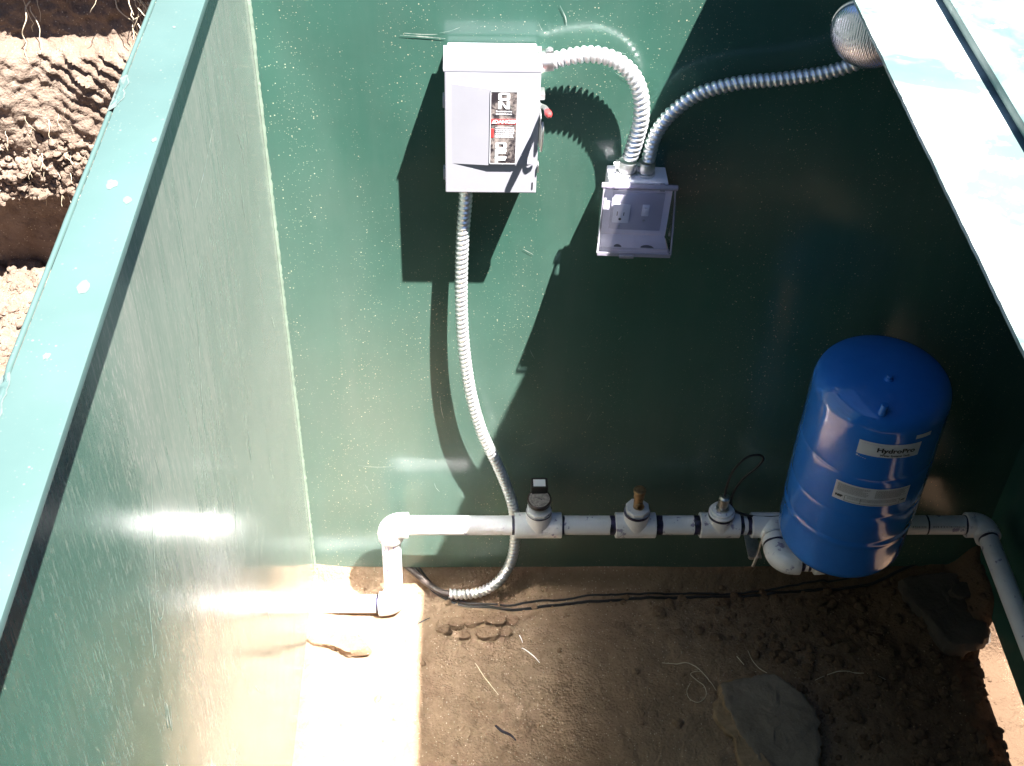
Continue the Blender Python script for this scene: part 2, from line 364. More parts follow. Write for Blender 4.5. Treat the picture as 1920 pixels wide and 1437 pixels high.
# pit sides cut in the earth
def face(u, v):      # u = x, v = z ; returns y of the far side of the hole
    y = 0.555 + 0.05 * fbm(u, v, 0, 1.4)
    edge = 0.655 + 0.03 * fbm(u, 1.7, 0, 3.0)
    t = sst(v, edge - 0.02, edge + 0.015)
    y += 0.085 * (1 - t)                                                   # undercut foot
    y -= 0.02 * t * sst(v, edge + 0.2, edge)                              # crumbly lip
    # tooth marks of the digger: ridges falling to the right
    q = v + 0.66 * (u + 0.5) + 0.010 * fbm(u, v, 2, 4.0) + 0.003 * fbm(u, v, 3, 40.0)
    amp = sst(v, edge + 0.15, edge + 0.24) * (1 - sst(v, 1.00, 1.07)) * max(0, min(1, 0.35 + 1.6 * fbm(u, v, 5, 3.6)))
    qq = q * 34 + 0.35 * fbm(u * .3, v, 9, 10); s = qq % 1.0; ra = 0.35 + 0.9 * abs(math.sin(math.floor(qq) * 12.9))
    y += amp * 0.017 * ra * (s / 0.86 if s < 0.86 else (1 - s) * 7.1)
    y += 0.05 * sst(v, 1.0, 1.04) * (1 - sst(v, 1.15, 1.2)) * sst(u, -0.75, -0.6)    # shaded recess above
    smooth = sst(fbm(u, v, 11, 2.2), 0.05, 0.3) * 0.75
    y -= (0.016 * abs(fbm(u, v, 4, 13.0, 5)) + 0.010 * fbm(u, v, 8, 30.0, 4)) * (0.35 + 0.65 * t) * (1 - smooth * 0.8)
    rough = sst(v, edge + 0.17, edge + 0.08) * t
    y -= 0.03 * rough * max(0, fbm(u, v, 6, 22.0, 4))
    return y
g = grid(-1.7, 0.0, 0.36, 1.24, 0.005, face, lambda u, v, h: (u, h, v))
tag(obj('pit_bank', g, M_BANK, angle=80), kind='structure')
g = grid(-1.7, 0.0, 1.2, 2.05, 0.03, lambda u, v: face(u, v) + 0.004, lambda u, v, h: (u, h, v))
tag(obj('pit_bank', g, M_BANK, angle=80), kind='structure')
g = grid(1.9, 2.8, -0.79, 0.6, 0.03, gz2)
tag(obj('ground', g, M_DIRT, angle=80), kind='structure')
g = grid(0.0, 2.8, -0.3, 2.05, 0.05, lambda u, v: 0.56 + 0.03 * fbm(u, v, 0, 3), lambda u, v, h: (u, h, v))
tag(obj('pit_bank', g, M_BANK, angle=80), kind='structure')
def trench(x, y):
    c = noise.voronoi(Vector((x * 9, y * 9, 0.3)))[0]
    return 0.395 + 0.03 * fbm(x, y, 0, 2.5) + 0.012 * abs(fbm(x, y, 5, 16)) - 0.02 * (1 - sst(c[1] - c[0], 0.0, 0.12)) + 0.05 * sst(x, -0.5, -0.05)
g = grid(-1.7, -0.012, -0.5, 0.66, 0.008, trench)
tag(obj('trench_floor', g, M_BANK, angle=80), kind='structure')
g = grid(-1.7, -0.012, -2.9, -0.5, 0.05, trench)
tag(obj('trench_floor', g, M_BANK, angle=80), kind='structure')
def side(x0, s): return grid(-2.9, 0.62, -0.3, 2.05, 0.06, lambda u, v: x0 + 0.04 * fbm(u, v, 1, 3), lambda u, v, h: (h, u, v))
tag(obj('pit_bank', side(-1.62, 1), M_BANK, angle=80), kind='structure')
tag(obj('pit_bank', side(2.75, -1), M_BANK, angle=80), kind='structure')
g = grid(-1.7, 2.8, -0.3, 1.15, 0.06, lambda u, v: -2.85 + 0.04 * fbm(u, v, 4, 3), lambda u, v, h: (u, h, v))
tag(obj('pit_bank', g, M_BANK, angle=80), kind='structure')
g = Geo()     # surrounding ground surface reaching the horizon, with the hole left open
for (x0, x1, y0, y1, z) in ((-150, -1.6, -150, 150, 2.02), (2.72, 150, -150, 150, 2.02), (-1.6, 2.72, 0.56, 150, 2.02), (-1.6, 2.72, -150, -2.83, 1.12)):
    g.add([(x0, y0, z), (x1, y0, z), (x1, y1, z), (x0, y1, z)], [(0, 1, 2, 3)])
tag(obj('ground', g, M_BANK), kind='structure')

# ------------------------------------------------------------------ the green pit liner
liner = empty('pit_liner', (W / 2, YF / 2, 0), 'open green fibreglass pit liner sunk in the dirt, with pale flat rim', 'pit liner')
T = 0.006
def ribbon(g, pts, wd, to3, m=1):
    P = [Vector((a, b, 0)) for a, b in pts]; P = catmull(P, 0.01); n = len(P); vs = []
    for i, p in enumerate(P):
        t = (P[min(i + 1, n - 1)] - P[max(i - 1, 0)]); t.normalize(); k = Vector((-t.y, t.x, 0))
        ww = wd * (0.25 + 0.75 * math.sin(math.pi * (i + 0.5) / n)) / 2
        vs += [to3(*(p + k * ww).xy), to3(*(p - k * ww).xy)]
    g.add(vs, [(2 * i, 2 * i + 1, 2 * i + 3, 2 * i + 2) for i in range(n - 1)], m)
def wobble(pts_n, f, n): return f
g = Geo()
# back wall as a slightly uneven sheet
nx, nz = 70, 60
vs = []
for j in range(nz + 1):
    for i in range(nx + 1):
        x = -T + (W + 2 * T) * i / nx; z = 1.675 * j / nz
        y = 0.0 + 0.0012 * fbm(x, 0, z, 1.5)
        if j == 0: z += 0.003 * fbm(x, 0, 0, 5)
        vs.append((x, y, z))
nb = len(vs); vs += [(a, T, c) for a, b, c in vs]
fs = []
for j in range(nz):
    for i in range(nx):
        a = j * (nx + 1) + i; fs.append((a, a + 1, a + nx + 2, a + nx + 1)); fs.append((nb + a, nb + a + nx + 1, nb + a + nx + 2, nb + a + 1))
for i in range(nx): fs.append((i, nb + i, nb + i + 1, i + 1)); a = nz * (nx + 1) + i; fs.append((a, a + 1, nb + a + 1, nb + a))
g.add(vs, fs)
bk = lambda a, b: Vector((a, -0.0017, b))
for pts, wd in (([(0.243, 1.364), (0.28, 1.362), (0.318, 1.359)], 0.0022), ([(0.25, 1.368), (0.28, 1.366), (0.305, 1.3665)], 0.0014), ([(0.505, 1.42), (0.515, 1.40), (0.518, 1.385)], 0.0018), ([(0.30, 0.55), (0.303, 0.51), (0.308, 0.485)], 0.0012),
                ([(0.60, 1.34), (0.62, 1.335)], 0.002), ([(0.12, 0.345), (0.16, 0.34), (0.20, 0.342)], 0.0008), ([(0.285, 0.29), (0.288, 0.275), (0.296, 0.262)], 0.0015),
                ([(1.44, 0.79), (1.49, 0.75)], 0.003), ([(0.46, 0.93), (0.48, 0.917)], 0.0012), ([(0.605, 1.30), (0.63, 1.285), (0.64, 1.28)], 0.0010), ([(0.47, 1.22), (0.475, 1.20), (0.48, 1.19)], 0.0006)):
    ribbon(g, pts, wd, bk)
for i in range(14):
    x = random.uniform(.05, .7); z = random.uniform(.1, 1.4); a = random.uniform(0, 6.28); L = random.uniform(.01, .04)
    ribbon(g, [(x, z), (x + L / 2 * math.cos(a), z + L / 2 * math.sin(a) + random.gauss(0, .001)), (x + L * math.cos(a), z + L * math.sin(a))], random.uniform(.0004, .0009), bk)
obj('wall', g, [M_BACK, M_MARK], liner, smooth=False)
# left wall, ragged dusty corner bead
g = Geo(); box(g, (-T, YF, 0), (0, -0.0015, 1.672))
lf = lambda a, b: Vector((0.0004, a, b))
for pts, wd in (([(-0.383, 1.421), (-0.47, 1.41), (-0.563, 1.406)], 0.004), ([(-0.225, 1.312), (-0.21, 1.275), (-0.204, 1.24)], 0.004), ([(-0.25, 1.25), (-0.26, 1.2), (-0.25, 1.15)], 0.003),
                ([(-0.62, 1.33), (-0.68, 1.22), (-0.72, 1.12)], 0.004), ([(-0.729, 1.219), (-0.74, 1.17), (-0.765, 1.126)], 0.003), ([(-0.62, 0.95), (-0.63, 0.88), (-0.66, 0.84)], 0.005), ([(-0.46, 0.90), (-0.47, 0.84)], 0.005),
                ([(-1.05, 1.235), (-1.07, 1.19), (-1.085, 1.15), (-1.07, 1.155)], 0.004), ([(-1.02, 1.19), (-1.035, 1.20), (-1.04, 1.16), (-1.02, 1.155), (-1.01, 1.17)], 0.003),
                ([(-1.09, 1.07), (-1.10, 1.03), (-1.085, 1.06), (-1.09, 1.01), (-1.075, 1.04)], 0.005), ([(-0.82, 1.1), (-0.80, 1.05), (-0.79, 1.06)], 0.003), ([(-0.95, 1.33), (-1.0, 1.25), (-1.03, 1.2)], 0.003)):
    ribbon(g, pts, wd * 0.55, lf)
for i in range(26):      # hairline scuffs running mostly up and down
    y = random.uniform(-1.4, -0.1); z = random.uniform(0.5, 1.45); L = random.uniform(0.015, 0.09); a = random.gauss(0, 0.25)
    ribbon(g, [(y, z), (y + L * a * .5 + random.gauss(0, .002), z - L / 2), (y + L * a, z - L)], random.uniform(0.0006, 0.0016), lf)
obj('wall', g, [M_LEFT, M_MARK], liner, smooth=False)
g = Geo(); n = 260; vs = []
for i in range(n + 1):   # uneven resin bead in the corner
    z = 1.44 * i / n + 0.001; r = 0.0035 + 0.0012 * fbm(0, 0, z, 9) + 0.0016 * fbm(0, 3, z, 90, 3)
    vs += [(0.0003, -max(.002, r * 1.5), z), (max(.001, r * .5), -max(.001, r * .5), z), (max(.002, r * 1.4), -0.0016, z)]
g.add(vs, [f for i in range(n) for f in ((3 * i, 3 * i + 1, 3 * i + 4, 3 * i + 3), (3 * i + 1, 3 * i + 2, 3 * i + 5, 3 * i + 4))])
M_BEAD = simple('dusty_resin', (0.17, 0.22, 0.17), 0.7, 0, 0.2, 60, 0.002, 200).m
obj('corner_seam', g, M_BEAD, liner, angle=70)
g = Geo(); box(g, (W, YF, 0), (W + T, 0, 1.672)); obj('wall', g, M_WALL, liner, smooth=False)
g = Geo(); box(g, (-T, YF - T, 0), (W + T, YF - .0005, 1.672)); obj('wall', g, M_WALL, liner, smooth=False)
# rim flange on the open half
g = Geo(); oL, oi = -0.016, 0.045
box(g, (oL + 0.004, YF - 0.02, H - 0.010), (oi, 0.05, H), 0.001)
box(g, (oi + .0005, YF - 0.02, H - 0.0042), (0.8245, YF + 0.045, H - .0002), 0.001)
vs = []; n = 400       # rounded outer lip, chipped in places
for i in range(n + 1):
    y = YF - 0.02 + (0.07 - YF) * i / n; chip = max(sst(-abs(y + 0.745), -0.028, -0.012), sst(-abs(y + 1.26), -0.085, -0.06))
    r = 0.0028 + 0.0003 * fbm(y, 0, 0, 12)
    for k in range(7):
        t = math.pi * k / 6
        vs.append((oL - 0.0018 + math.cos(t) * -r + chip * 0.004 * (1 + fbm(y, k, 0, 60)), y, H - 0.006 + math.sin(t) * r + chip * 0.003))
g.add(vs, [(i * 7 + k, i * 7 + k + 1, i * 7 + k + 8, i * 7 + k + 7) for i in range(n) for k in range(6)])
obj('rim', g, M_RIM, liner, angle=50)
M_CHIP = simple('bare_laminate', (0.11, 0.14, 0.133), 0.6, 0, .25, 160).m
for (x, y, s_) in ((0.022, -1.08, 0.009), (0.034, -0.946, 0.006), (0.014, -0.919, 0.008), (0.012, -1.17, 0.005), (0.04, -0.84, 0.004), (0.02, -0.6, 0.003)):
    g = Geo(); P = [Vector((x + s_ * (.7 + .5 * random.random()) * math.cos(k * .524) * .7, y + s_ * (.5 + .8 * random.random()) * math.sin(k * .524), H + .0004)) for k in range(12)]
    g.add(P, [tuple(range(12))]); obj('chip', g, M_CHIP, liner, smooth=False)
for (yc, L) in ((-0.745, 0.035), (-1.27, 0.08)):   # torn edge at the two long chips
    g = Geo(); n = 30; top = []; bot = []
    for i in range(n + 1):
        t = i / n; y = yc - L + 2 * L * t; wv = math.sin(math.pi * t) ** .5 * (0.006 + .004 * fbm(y, 0, 0, 60, 3)); top.append((oL + 0.0035 + wv, y, H + .0006)); bot.append((oL - .004, y, H - .004 + .001 * fbm(y, 3, 0, 50)))
    g.add(top + bot, [(i, i + 1, n + 2 + i, n + 1 + i) for i in range(n)]); obj('chip', g, M_CHIP, liner, smooth=False)
# fixed deck over the other half
g = Geo(); n = 300; vs = []
for i in range(n + 1):
    y = YF - 0.02 + (0.07 - YF) * i / n; x = 0.8245 + 0.0006 * fbm(y, 0, 0, 18, 4) + 0.0005 * fbm(y, 1, 0, 90, 3)
    vs += [(x, y, H - 0.005), (x, y, H), (W + 0.06, y, H), (W + 0.06, y, H - 0.005)]
fs = [];
for i in range(n):
    for k in range(4): fs.append((4 * i + k, 4 * i + (k + 1) % 4, 4 * i + 4 + (k + 1) % 4, 4 * i + 4 + k))
g.add(vs, fs + [(0, 1, 2, 3), (4 * n + 3, 4 * n + 2, 4 * n + 1, 4 * n)])
obj('deck', g, M_DECK, liner, angle=30)
# hinged lid folded back on the deck
g = Geo(); box(g, (0.9285, YF - 0.01, H + 0.004), (1.72, 0.045, H + 0.017), 0.003)
obj('lid', g, M_LID, liner)

# ------------------------------------------------------------------ disconnect switch box on the back wall
sw = empty('disconnect_switch', (0.396, 0, 1.11), 'grey steel disconnect switch box with ON and OFF label, high on the sunlit green wall', 'switch box')
g = Geo(); box(g, (0.321, -0.070, 1.112), (0.470, -0.0022, 1.353), 0.0025); obj('enclosure', g, M_BOX, sw)
g = Geo()   # door with folded hood along its top
box(g, (0.3175, -0.084, 1.1105), (0.4745, -0.0702, 1.344), 0.002)
prism(g, [(0.3155, -0.0843, 1.3442), (0.3155, -0.0843, 1.3485), (0.3155, -0.020, 1.3565), (0.3155, -0.020, 1.3535), (0.3155, -0.066, 1.3535), (0.3155, -0.0685, 1.3442)], (0.161, 0, 0))
# pressed panel rising towards the label
yb = -0.0839
def pan(zt, zb):
    pr = [(0.328, 0.0), (0.3885, 0.0048), (0.4415, 0.0048), (0.4655, 0.0)]
    vs = [(x, yb - h, zb + 0.0) for x, h in pr] + [(x, yb - h, zt - h * 1.2) for x, h in pr] + [(x, yb + 0.001, zb) for x, h in pr] + [(x, yb + 0.001, zt) for x, h in pr]
    return vs, [(0, 1, 5, 4), (1, 2, 6, 5), (2, 3, 7, 6), (4, 5, 13, 12), (5, 6, 14, 13), (6, 7, 15, 14), (0, 8, 9, 1), (1, 9, 10, 2), (2, 10, 11, 3)]
g.add(*pan(1.322, 1.170)); dr = obj('door', g, M_BOX, sw, angle=12)
g = Geo(); box(g, (0.4665, -0.0848, 1.119), (0.4685, -0.0838, 1.133)); obj('latch_slot', g, M_BLK, dr, smooth=False)
for z in (1.285, 1.145):
    g = Geo(); box(g, (0.3140, -0.080, z - 0.011), (0.3172, -0.066, z + 0.011), 0.001); obj('hinge', g, M_BOX, sw)
yl = yb - 0.0048
g = Geo(); box(g, (0.3925, yl - 0.0012, 1.1735), (0.4375, yl - 0.0001, 1.3125), 0.0003, 0)
for a, b in (((0.3925, 1.1735), (0.3937, 1.3125)), ((0.4363, 1.1735), (0.4375, 1.3125)), ((0.3925, 1.1735), (0.4375, 1.1747)), ((0.3925, 1.3113), (0.4375, 1.3125))):
    box(g, (a[0], yl - 0.0016, a[1]), (b[0], yl - 0.0010, b[1]), 0, 1)
lp = obj('label_plate', g, [M_WORN, M_LAB], sw, smooth=False)
MT = lambda x, z, y: Matrix(((1, 0, 0, x), (0, 0, -1, y), (0, 1, 0, z), (0, 0, 0, 1)))
yt = yl - 0.0017
g = Geo()
def block(ch, xc, zt, zb, wd):
    """heavy block capitals like the cast ones on the plate"""
    x0, x1 = xc - wd / 2, xc + wd / 2; h = zt - zb; sx = wd * .27; sz = h * .25; G = Geo()
    def q(a, b, c, d): box(G, (a, yt - .0003, b), (c, yt + .0002, d))
    if ch == 'O':
        n = 24; out = []; inn = []
        for k in range(n):
            t = 2 * math.pi * (k + .5) / n; c_, s_ = math.cos(t), math.sin(t); e = 0.42
            out.append((xc + wd / 2 * math.copysign(abs(c_) ** e, c_), yt - .0003, (zt + zb) / 2 + h / 2 * math.copysign(abs(s_) ** e, s_)))
            inn.append((xc + (wd / 2 - sx) * math.copysign(abs(c_) ** .15, c_), yt - .0003, (zt + zb) / 2 + (h / 2 - sz) * math.copysign(abs(s_) ** .15, s_)))
        G.add(out + inn, [(k, (k + 1) % n, n + (k + 1) % n, n + k) for k in range(n)])
    elif ch == 'N':
        q(x0, zb, x0 + sx, zt); q(x1 - sx, zb, x1, zt); prism(G, [(x0 + sx * .6, yt - .00035, zt), (x0 + sx * 1.25, yt - .00035, zt), (x1 - sx * .6, yt - .00035, zb), (x1 - sx * 1.25, yt - .00035, zb)], (0, .0003, 0))
    else:
        q(x0, zb, x0 + sx, zt); q(x0 + sx, zt - sz, x1, zt); q(x0 + sx, zt - sz * 2.35, x1 - wd * .08, zt - sz * 1.45)
    return G
for ch, xc, zt_, zb_ in (('O', .4150, 1.3100, 1.2958), ('N', .4150, 1.2938, 1.2800), ('O', .4115, 1.2165, 1.2035), ('F', .4115, 1.2016, 1.1898), ('F', .4115, 1.1880, 1.1762)):
    obj('lettering', block(ch, xc, zt_, zb_, 0.0195), M_WHITE, lp, smooth=False)
def letters(items, bold=0.0):
    G = Geo()
    for ch, x, z, s_, sx in items:
        h = text(None, ch, s_, None, None, MT(x, z, yt - .0003), 0.0, bold, sx); G.add(h.v, h.f)
    return G
g = Geo(); box(g, (0.3938, yl - 0.0017, 1.2512), (0.4362, yl - 0.0013, 1.2605)); obj('danger_band', g, M_RED, lp, smooth=False)
g = Geo(); box(g, (0.3940, yl - 0.0017, 1.2257), (0.3992, yl - 0.0013, 1.2425)); obj('red_bar', g, M_RED, lp, smooth=False)
obj('lettering', letters([('DANGER', 0.4185, 1.2557, 0.0092, 1.02)], 0.00025), M_WHITE, lp, smooth=False)
g = Geo(); prism(g, [(0.3950, yt - .0003, 1.2525), (0.4015, yt - .0003, 1.2525), (0.39825, yt - .0003, 1.2592)], (0, -0.0003, 0))
for k, z in enumerate((1.2435, 1.2395, 1.2360, 1.2325, 1.2290, 1.2255)):
    x = 0.402
    while x < 0.431:
        L = random.uniform(0.002, 0.006); box(g, (x, yt, z), (min(x + L, 0.433), yt + 0.0004, z + 0.0016)); x += L + 0.0008
for z in (1.2740, 1.2690):
    x = 0.402
    while x < 0.429: L = random.uniform(0.002, 0.005); box(g, (x, yt, z), (x + L, yt + 0.0004, z + 0.0017)); x += L + 0.001
tag(obj('fine_print', g, M_LAB, lp, smooth=False), kind='stuff')
# operating handle on the right side
hd = Geo()
sweep(hd, catmull([(0.4745, -0.045, 1.262), (0.483, -0.052, 1.262), (0.4855, -0.075, 1.272), (0.4855, -0.112, 1.288)], 0.003), 0.0045, 10)
box(hd, (0.4702, -0.062, 1.238), (0.4745, -0.024, 1.302), 0.001)
box(hd, (0.4748, -0.070, 1.285), (0.4835, -0.045, 1.296), 0.002)
hd = obj('handle', hd, M_ZINC, sw)
g = Geo(); sweep(g, [(0.4855, -0.100, 1.283), (0.4856, -0.112, 1.288), (0.4858, -0.128, 1.2945), (0.4858, -0.142, 1.300), (0.4858, -0.146, 1.3015)], lambda i, s, t: (0.004, 0.0055, 0.0065, 0.0055, 0.002)[i], 12); obj('grip', g, M_RED, hd)
g = Geo(); box(g, (0.4755, -0.104, 1.252), (0.4775, -0.060, 1.270), 0.0006); sweep(g, catmull([(0.479, -0.100, 1.262), (0.4795, -0.110, 1.250), (0.479, -0.106, 1.225), (0.4785, -0.098, 1.205)], .003), 0.0022, 8)
box(g, (0.4750, -0.092, 1.208), (0.4785, -0.070, 1.246), 0.001)
obj('hasp', g, M_ZINC, sw)
g = Geo(); box(g, (0.4750, -0.088, 1.155), (0.4772, -0.072, 1.170), 0.0006); obj('latch', g, M_ZINC, sw)

# ------------------------------------------------------------------ flexible metal conduits
def flex(g, pts, r, pitch=0.0108, n=22):
    P = resample(catmull(pts, 0.002), pitch / 8)
    def rad(i, s, t):
        ph = (s / pitch - t / (2 * math.pi)) % 1.0
        return r * (1.0 - 0.32 * (1 - math.sin(math.pi * ph)) ** 1.3)
    return sweep(g, P, rad, n)
def connector(parent, p, d, r=0.0165, screws=1, side=None):
    g = Geo(); p = Vector(p); d = Vector(d).normalized()
    lathe(g, p, d, [(r * .8, -0.001), (r * 1.12, 0), (r * 1.12, 0.004), (r * .9, 0.0045), (r * .9, 0.007), (r * 1.02, 0.0072), (r * 1.02, 0.023), (r * .95, 0.025), (r * .82, 0.025)], 24)
    x, y, _ = basis(d); sd = Vector(side).normalized() if side else x
    q = p + d * 0.016 + sd * r * 1.0
    rot = Matrix((sd, d.cross(sd), d)).transposed()
    box(g, (q.x - .005, q.y - .006, q.z - .006), (q.x + .005, q.y + .006, q.z + .006), 0.0012, 0, rot)
    lathe(g, q + sd * 0.005, sd, [(0.0035, 0), (0.0035, 0.003), (0.0008, 0.0031)], 10)
    return obj('connector', g, M_ZINC, parent)
def conduit(label, pts, r):
    c = empty('flexible_conduit', pts[0], label, 'conduit', 'flexible metal conduits')
    g = Geo(); flex(g, pts, r); obj('armour', g, M_FLEX, c, angle=60); return c
c1 = conduit('sunlit flexible metal conduit arching from the switch box side to the outlet box', [(0.492, -0.040, 1.340), (0.52, -0.040, 1.349), (0.559, -0.040, 1.354), (0.595, -0.041, 1.346), (0.626, -0.042, 1.322), (0.645, -0.042, 1.284), (0.651, -0.041, 1.238), (0.647, -0.036, 1.194), (0.640, -0.031, 1.150)], 0.0146)
connector(c1, (0.4712, -0.040, 1.3385), (1, 0, 0.14), side=(0.1, 0, 1)); connector(c1, (0.6365, -0.0280, 1.1185), (0.07, 0, 1), side=(-1, 0, 0.1))
c2 = conduit('shaded flexible metal conduit running from the outlet box up to the flood lamp', [(0.673, -0.030, 1.148), (0.677, -0.036, 1.190), (0.687, -0.040, 1.222), (0.706, -0.042, 1.252), (0.744, -0.043, 1.285), (0.804, -0.044, 1.306), (0.875, -0.045, 1.315), (0.945, -0.047, 1.328), (0.990, -0.050, 1.346), (1.022, -0.055, 1.366)], 0.0125)
connector(c2, (0.6712, -0.0280, 1.1170), (0.02, 0, 1), 0.0150, side=(-1, -.3, 0))
c3 = conduit('long flexible metal conduit hanging from the bottom of the switch box down to the dirt', [(0.353, -0.040, 1.100), (0.352, -0.040, 1.06), (0.348, -0.040, 1.00), (0.345, -0.042, 0.917), (0.345, -0.045, 0.815), (0.351, -0.047, 0.707), (0.365, -0.047, 0.594), (0.388, -0.045, 0.488), (0.421, -0.041, 0.391), (0.446, -0.036, 0.305), (0.461, -0.034, 0.235), (0.467, -0.034, 0.150), (0.460, -0.042, 0.078), (0.440, -0.048, 0.023), (0.415, -0.052, -0.008), (0.384, -0.056, -0.026), (0.350, -0.058, -0.030), (0.315, -0.058, -0.027)], 0.0125)
connector(c3, (0.3535, -0.040, 1.1125), (0, 0, -1), 0.0140, side=(-1, 0, 0))

# ------------------------------------------------------------------ outlet box with clear cover
ob = empty('outlet_box', (0.655, 0, 1.00), 'small grey outlet box under a clear hinged cover, half in sun', 'outlet box')
rr = Matrix.Rotation(R(-1.3), 3, 'Y').inverted()
def orot(p): v = Vector(p) - Vector((0.658, 0, 1.11)); c, s_ = math.cos(R(2.0)), math.sin(R(2.0)); return Vector((v.x * c + v.z * s_, v.y, -v.x * s_ + v.z * c)) + Vector((0.658, 0, 1.11))
def oobj(name, g, mat, par, **k):
    g.v = [orot(v) for v in g.v]; return obj(name, g, mat, par, **k)
g = Geo(); box(g, (0.604, -0.055, 1.010), (0.710, -0.0022, 1.116), 0.003); oobj('body', g, M_BOX2, ob)
g = Geo(); box(g, (0.596, -0.0615, 1.006), (0.718, -0.0552, 1.112), 0.002); box(g, (0.600, -0.066, 1.104), (0.716, -0.0612, 1.112), 0.001); oobj('gasket_frame', g, M_BOX2, ob)
g = Geo(); box(g, (0.6120, -0.0645, 1.020), (0.7055, -0.0618, 1.100), 0.001); pl = oobj('device_plate', g, M_PLATE, ob)
g = Geo(); box(g, (0.6165, -0.0668, 1.036), (0.6465, -0.0647, 1.076), 0.001); rc = oobj('receptacle', g, M_IVORY, ob)
g = Geo(); box(g, (0.6235, -0.0672, 1.0515), (0.6250, -0.0666, 1.0605)); box(g, (0.6355, -0.0672, 1.0520), (0.6368, -0.0666, 1.0590)); lathe(g, orot((0, 0, 0)) * 0 + Vector((0.630, -0.0666, 1.0445)), (0, -1, 0), [(0.0026, 0), (0.0026, 0.0006)], 10); oobj('slots', g, M_BLK, rc, smooth=False)
g = Geo(); box(g, (0.6680, -0.0665, 1.052), (0.6805, -0.0647, 1.076), 0.0005, 0); box(g, (0.6705, -0.0760, 1.066), (0.6780, -0.0660, 1.0725), 0.001, 0, Matrix.Rotation(R(-14), 3, 'X')); oobj('toggle', g, M_IVORY, ob)
for (x, z) in ((0.6735, 1.041), (0.6310, 1.0265)):
    g = Geo(); lathe(g, (x, -0.0646, z), (0, -1, 0), [(0.0023, 0), (0.002, 0.0012), (0.0003, 0.0013)], 10); oobj('screw', g, M_ZINC, ob)
# bubble cover: open-backed shell
g = Geo()
xl, xr, zt, zb = 0.594, 0.722, 1.110, 1.001
def shell(o):  # o = inward offset
    return [(xl + o, -0.062, zt - o), (xr - o, -0.062, zt - o), (xr - o - .001, -0.074 + o, zt - .003 - o), (xl + o + .001, -0.074 + o, zt - .003 - o),
            (xl + o - .004, -0.062, zb + o), (xr - o - .001, -0.062, zb + o), (xr - o - .002, -0.124 + o, zb + .008 + o), (xl + o - .005, -0.124 + o, zb + .008 + o)]
a = shell(0); F = [(0, 1, 2, 3), (3, 2, 6, 7), (0, 3, 7, 4), (1, 5, 6, 2), (4, 7, 6, 5)]
bm = bmesh.new(); bv = [bm.verts.new(p) for p in a]
for f in F: bm.faces.new([bv[i] for i in f])
bmesh.ops.recalc_face_normals(bm, faces=bm.faces)
ed = [e for e in bm.edges if len(e.link_faces) == 2]; bmesh.ops.bevel(bm, geom=ed, offset=0.006, segments=4, affect='EDGES', profile=0.5)
bm.verts.index_update()
g.add([v.co.copy() for v in bm.verts], [[v.index for v in f.verts] for f in bm.faces]); bm.free()
cv = oobj('clear_cover', g, M_CLEAR, ob, angle=60)
M_CLEAR2 = bpy.data.materials['clear_plastic'].copy(); M_CLEAR2.name = 'clear_plastic_thick'
for nd in M_CLEAR2.node_tree.nodes:
    if nd.type == 'BSDF_TRANSPARENT': nd.inputs[0].default_value = (0.62, 0.58, 0.68, 1)
    if nd.type == 'MIX_SHADER' and not nd.inputs[0].links: nd.inputs[0].default_value = 0.35
g = Geo(); lathe(g, (0.590, -0.0645, 1.113), (1, 0, 0), [(0.0035, 0), (0.0055, 0.001), (0.0055, 0.135), (0.0035, 0.136)], 16)
for x in (0.612, 0.694): lathe(g, (x, -0.0645, 1.113), (1, 0, 0), [(0.0072, 0), (0.0072, 0.008)], 16)
oobj('hinge', g, M_CLEAR2, cv)
g = Geo()   # rim flange and lip round the mouth of the cover
for P in ([(xl + .001, -0.067, zt), (xl - .001, -0.098, zt - .062), (xl - .005, -0.1235, zb + .009)], [(xr - .001, -0.067, zt), (xr + .000, -0.098, zt - .062), (xr - .002, -0.1235, zb + .009)]):
    sweep(g, P, 0.0017, 8)
box(g, (xl - .005, -0.1255, zb + .004), (xr - .002, -0.1225, zb + .011), 0.0008)
box(g, (xl + .034, -0.130, zb + .003), (xl + .060, -0.124, zb + .009), 0.001)
oobj('cover_lip', g, M_CLEAR2, cv, angle=30)
g = Geo(); box(g, (xl + .001, -0.112, zb + .0065), (xr - .006, -0.0638, zb + .0085), 0.0005); box(g, (xl + .001, -0.1125, zb + .0065), (xr - .006, -0.1105, zb + .014), 0.0005); box(g, (xl + .0635, -0.11, zb + .0087), (xl + .0645, -0.064, zb + .0095)); oobj('shelf', g, M_BOX2, cv, smooth=False)
for x0, x1 in ((xl + .026, xl + .040), (xl + .074, xl + .098)):
    g = Geo(); n = 14; prism(g, [((x0 + x1) / 2 + (x1 - x0) / 2 * math.cos(math.pi * k / n), -0.105 + 0.009 * math.sin(math.pi * k / n), zb + 0.0088) for k in range(n + 1)], (0, 0, 0.0008)); oobj('cord_hole', g, M_DARKGREY, cv, smooth=False)

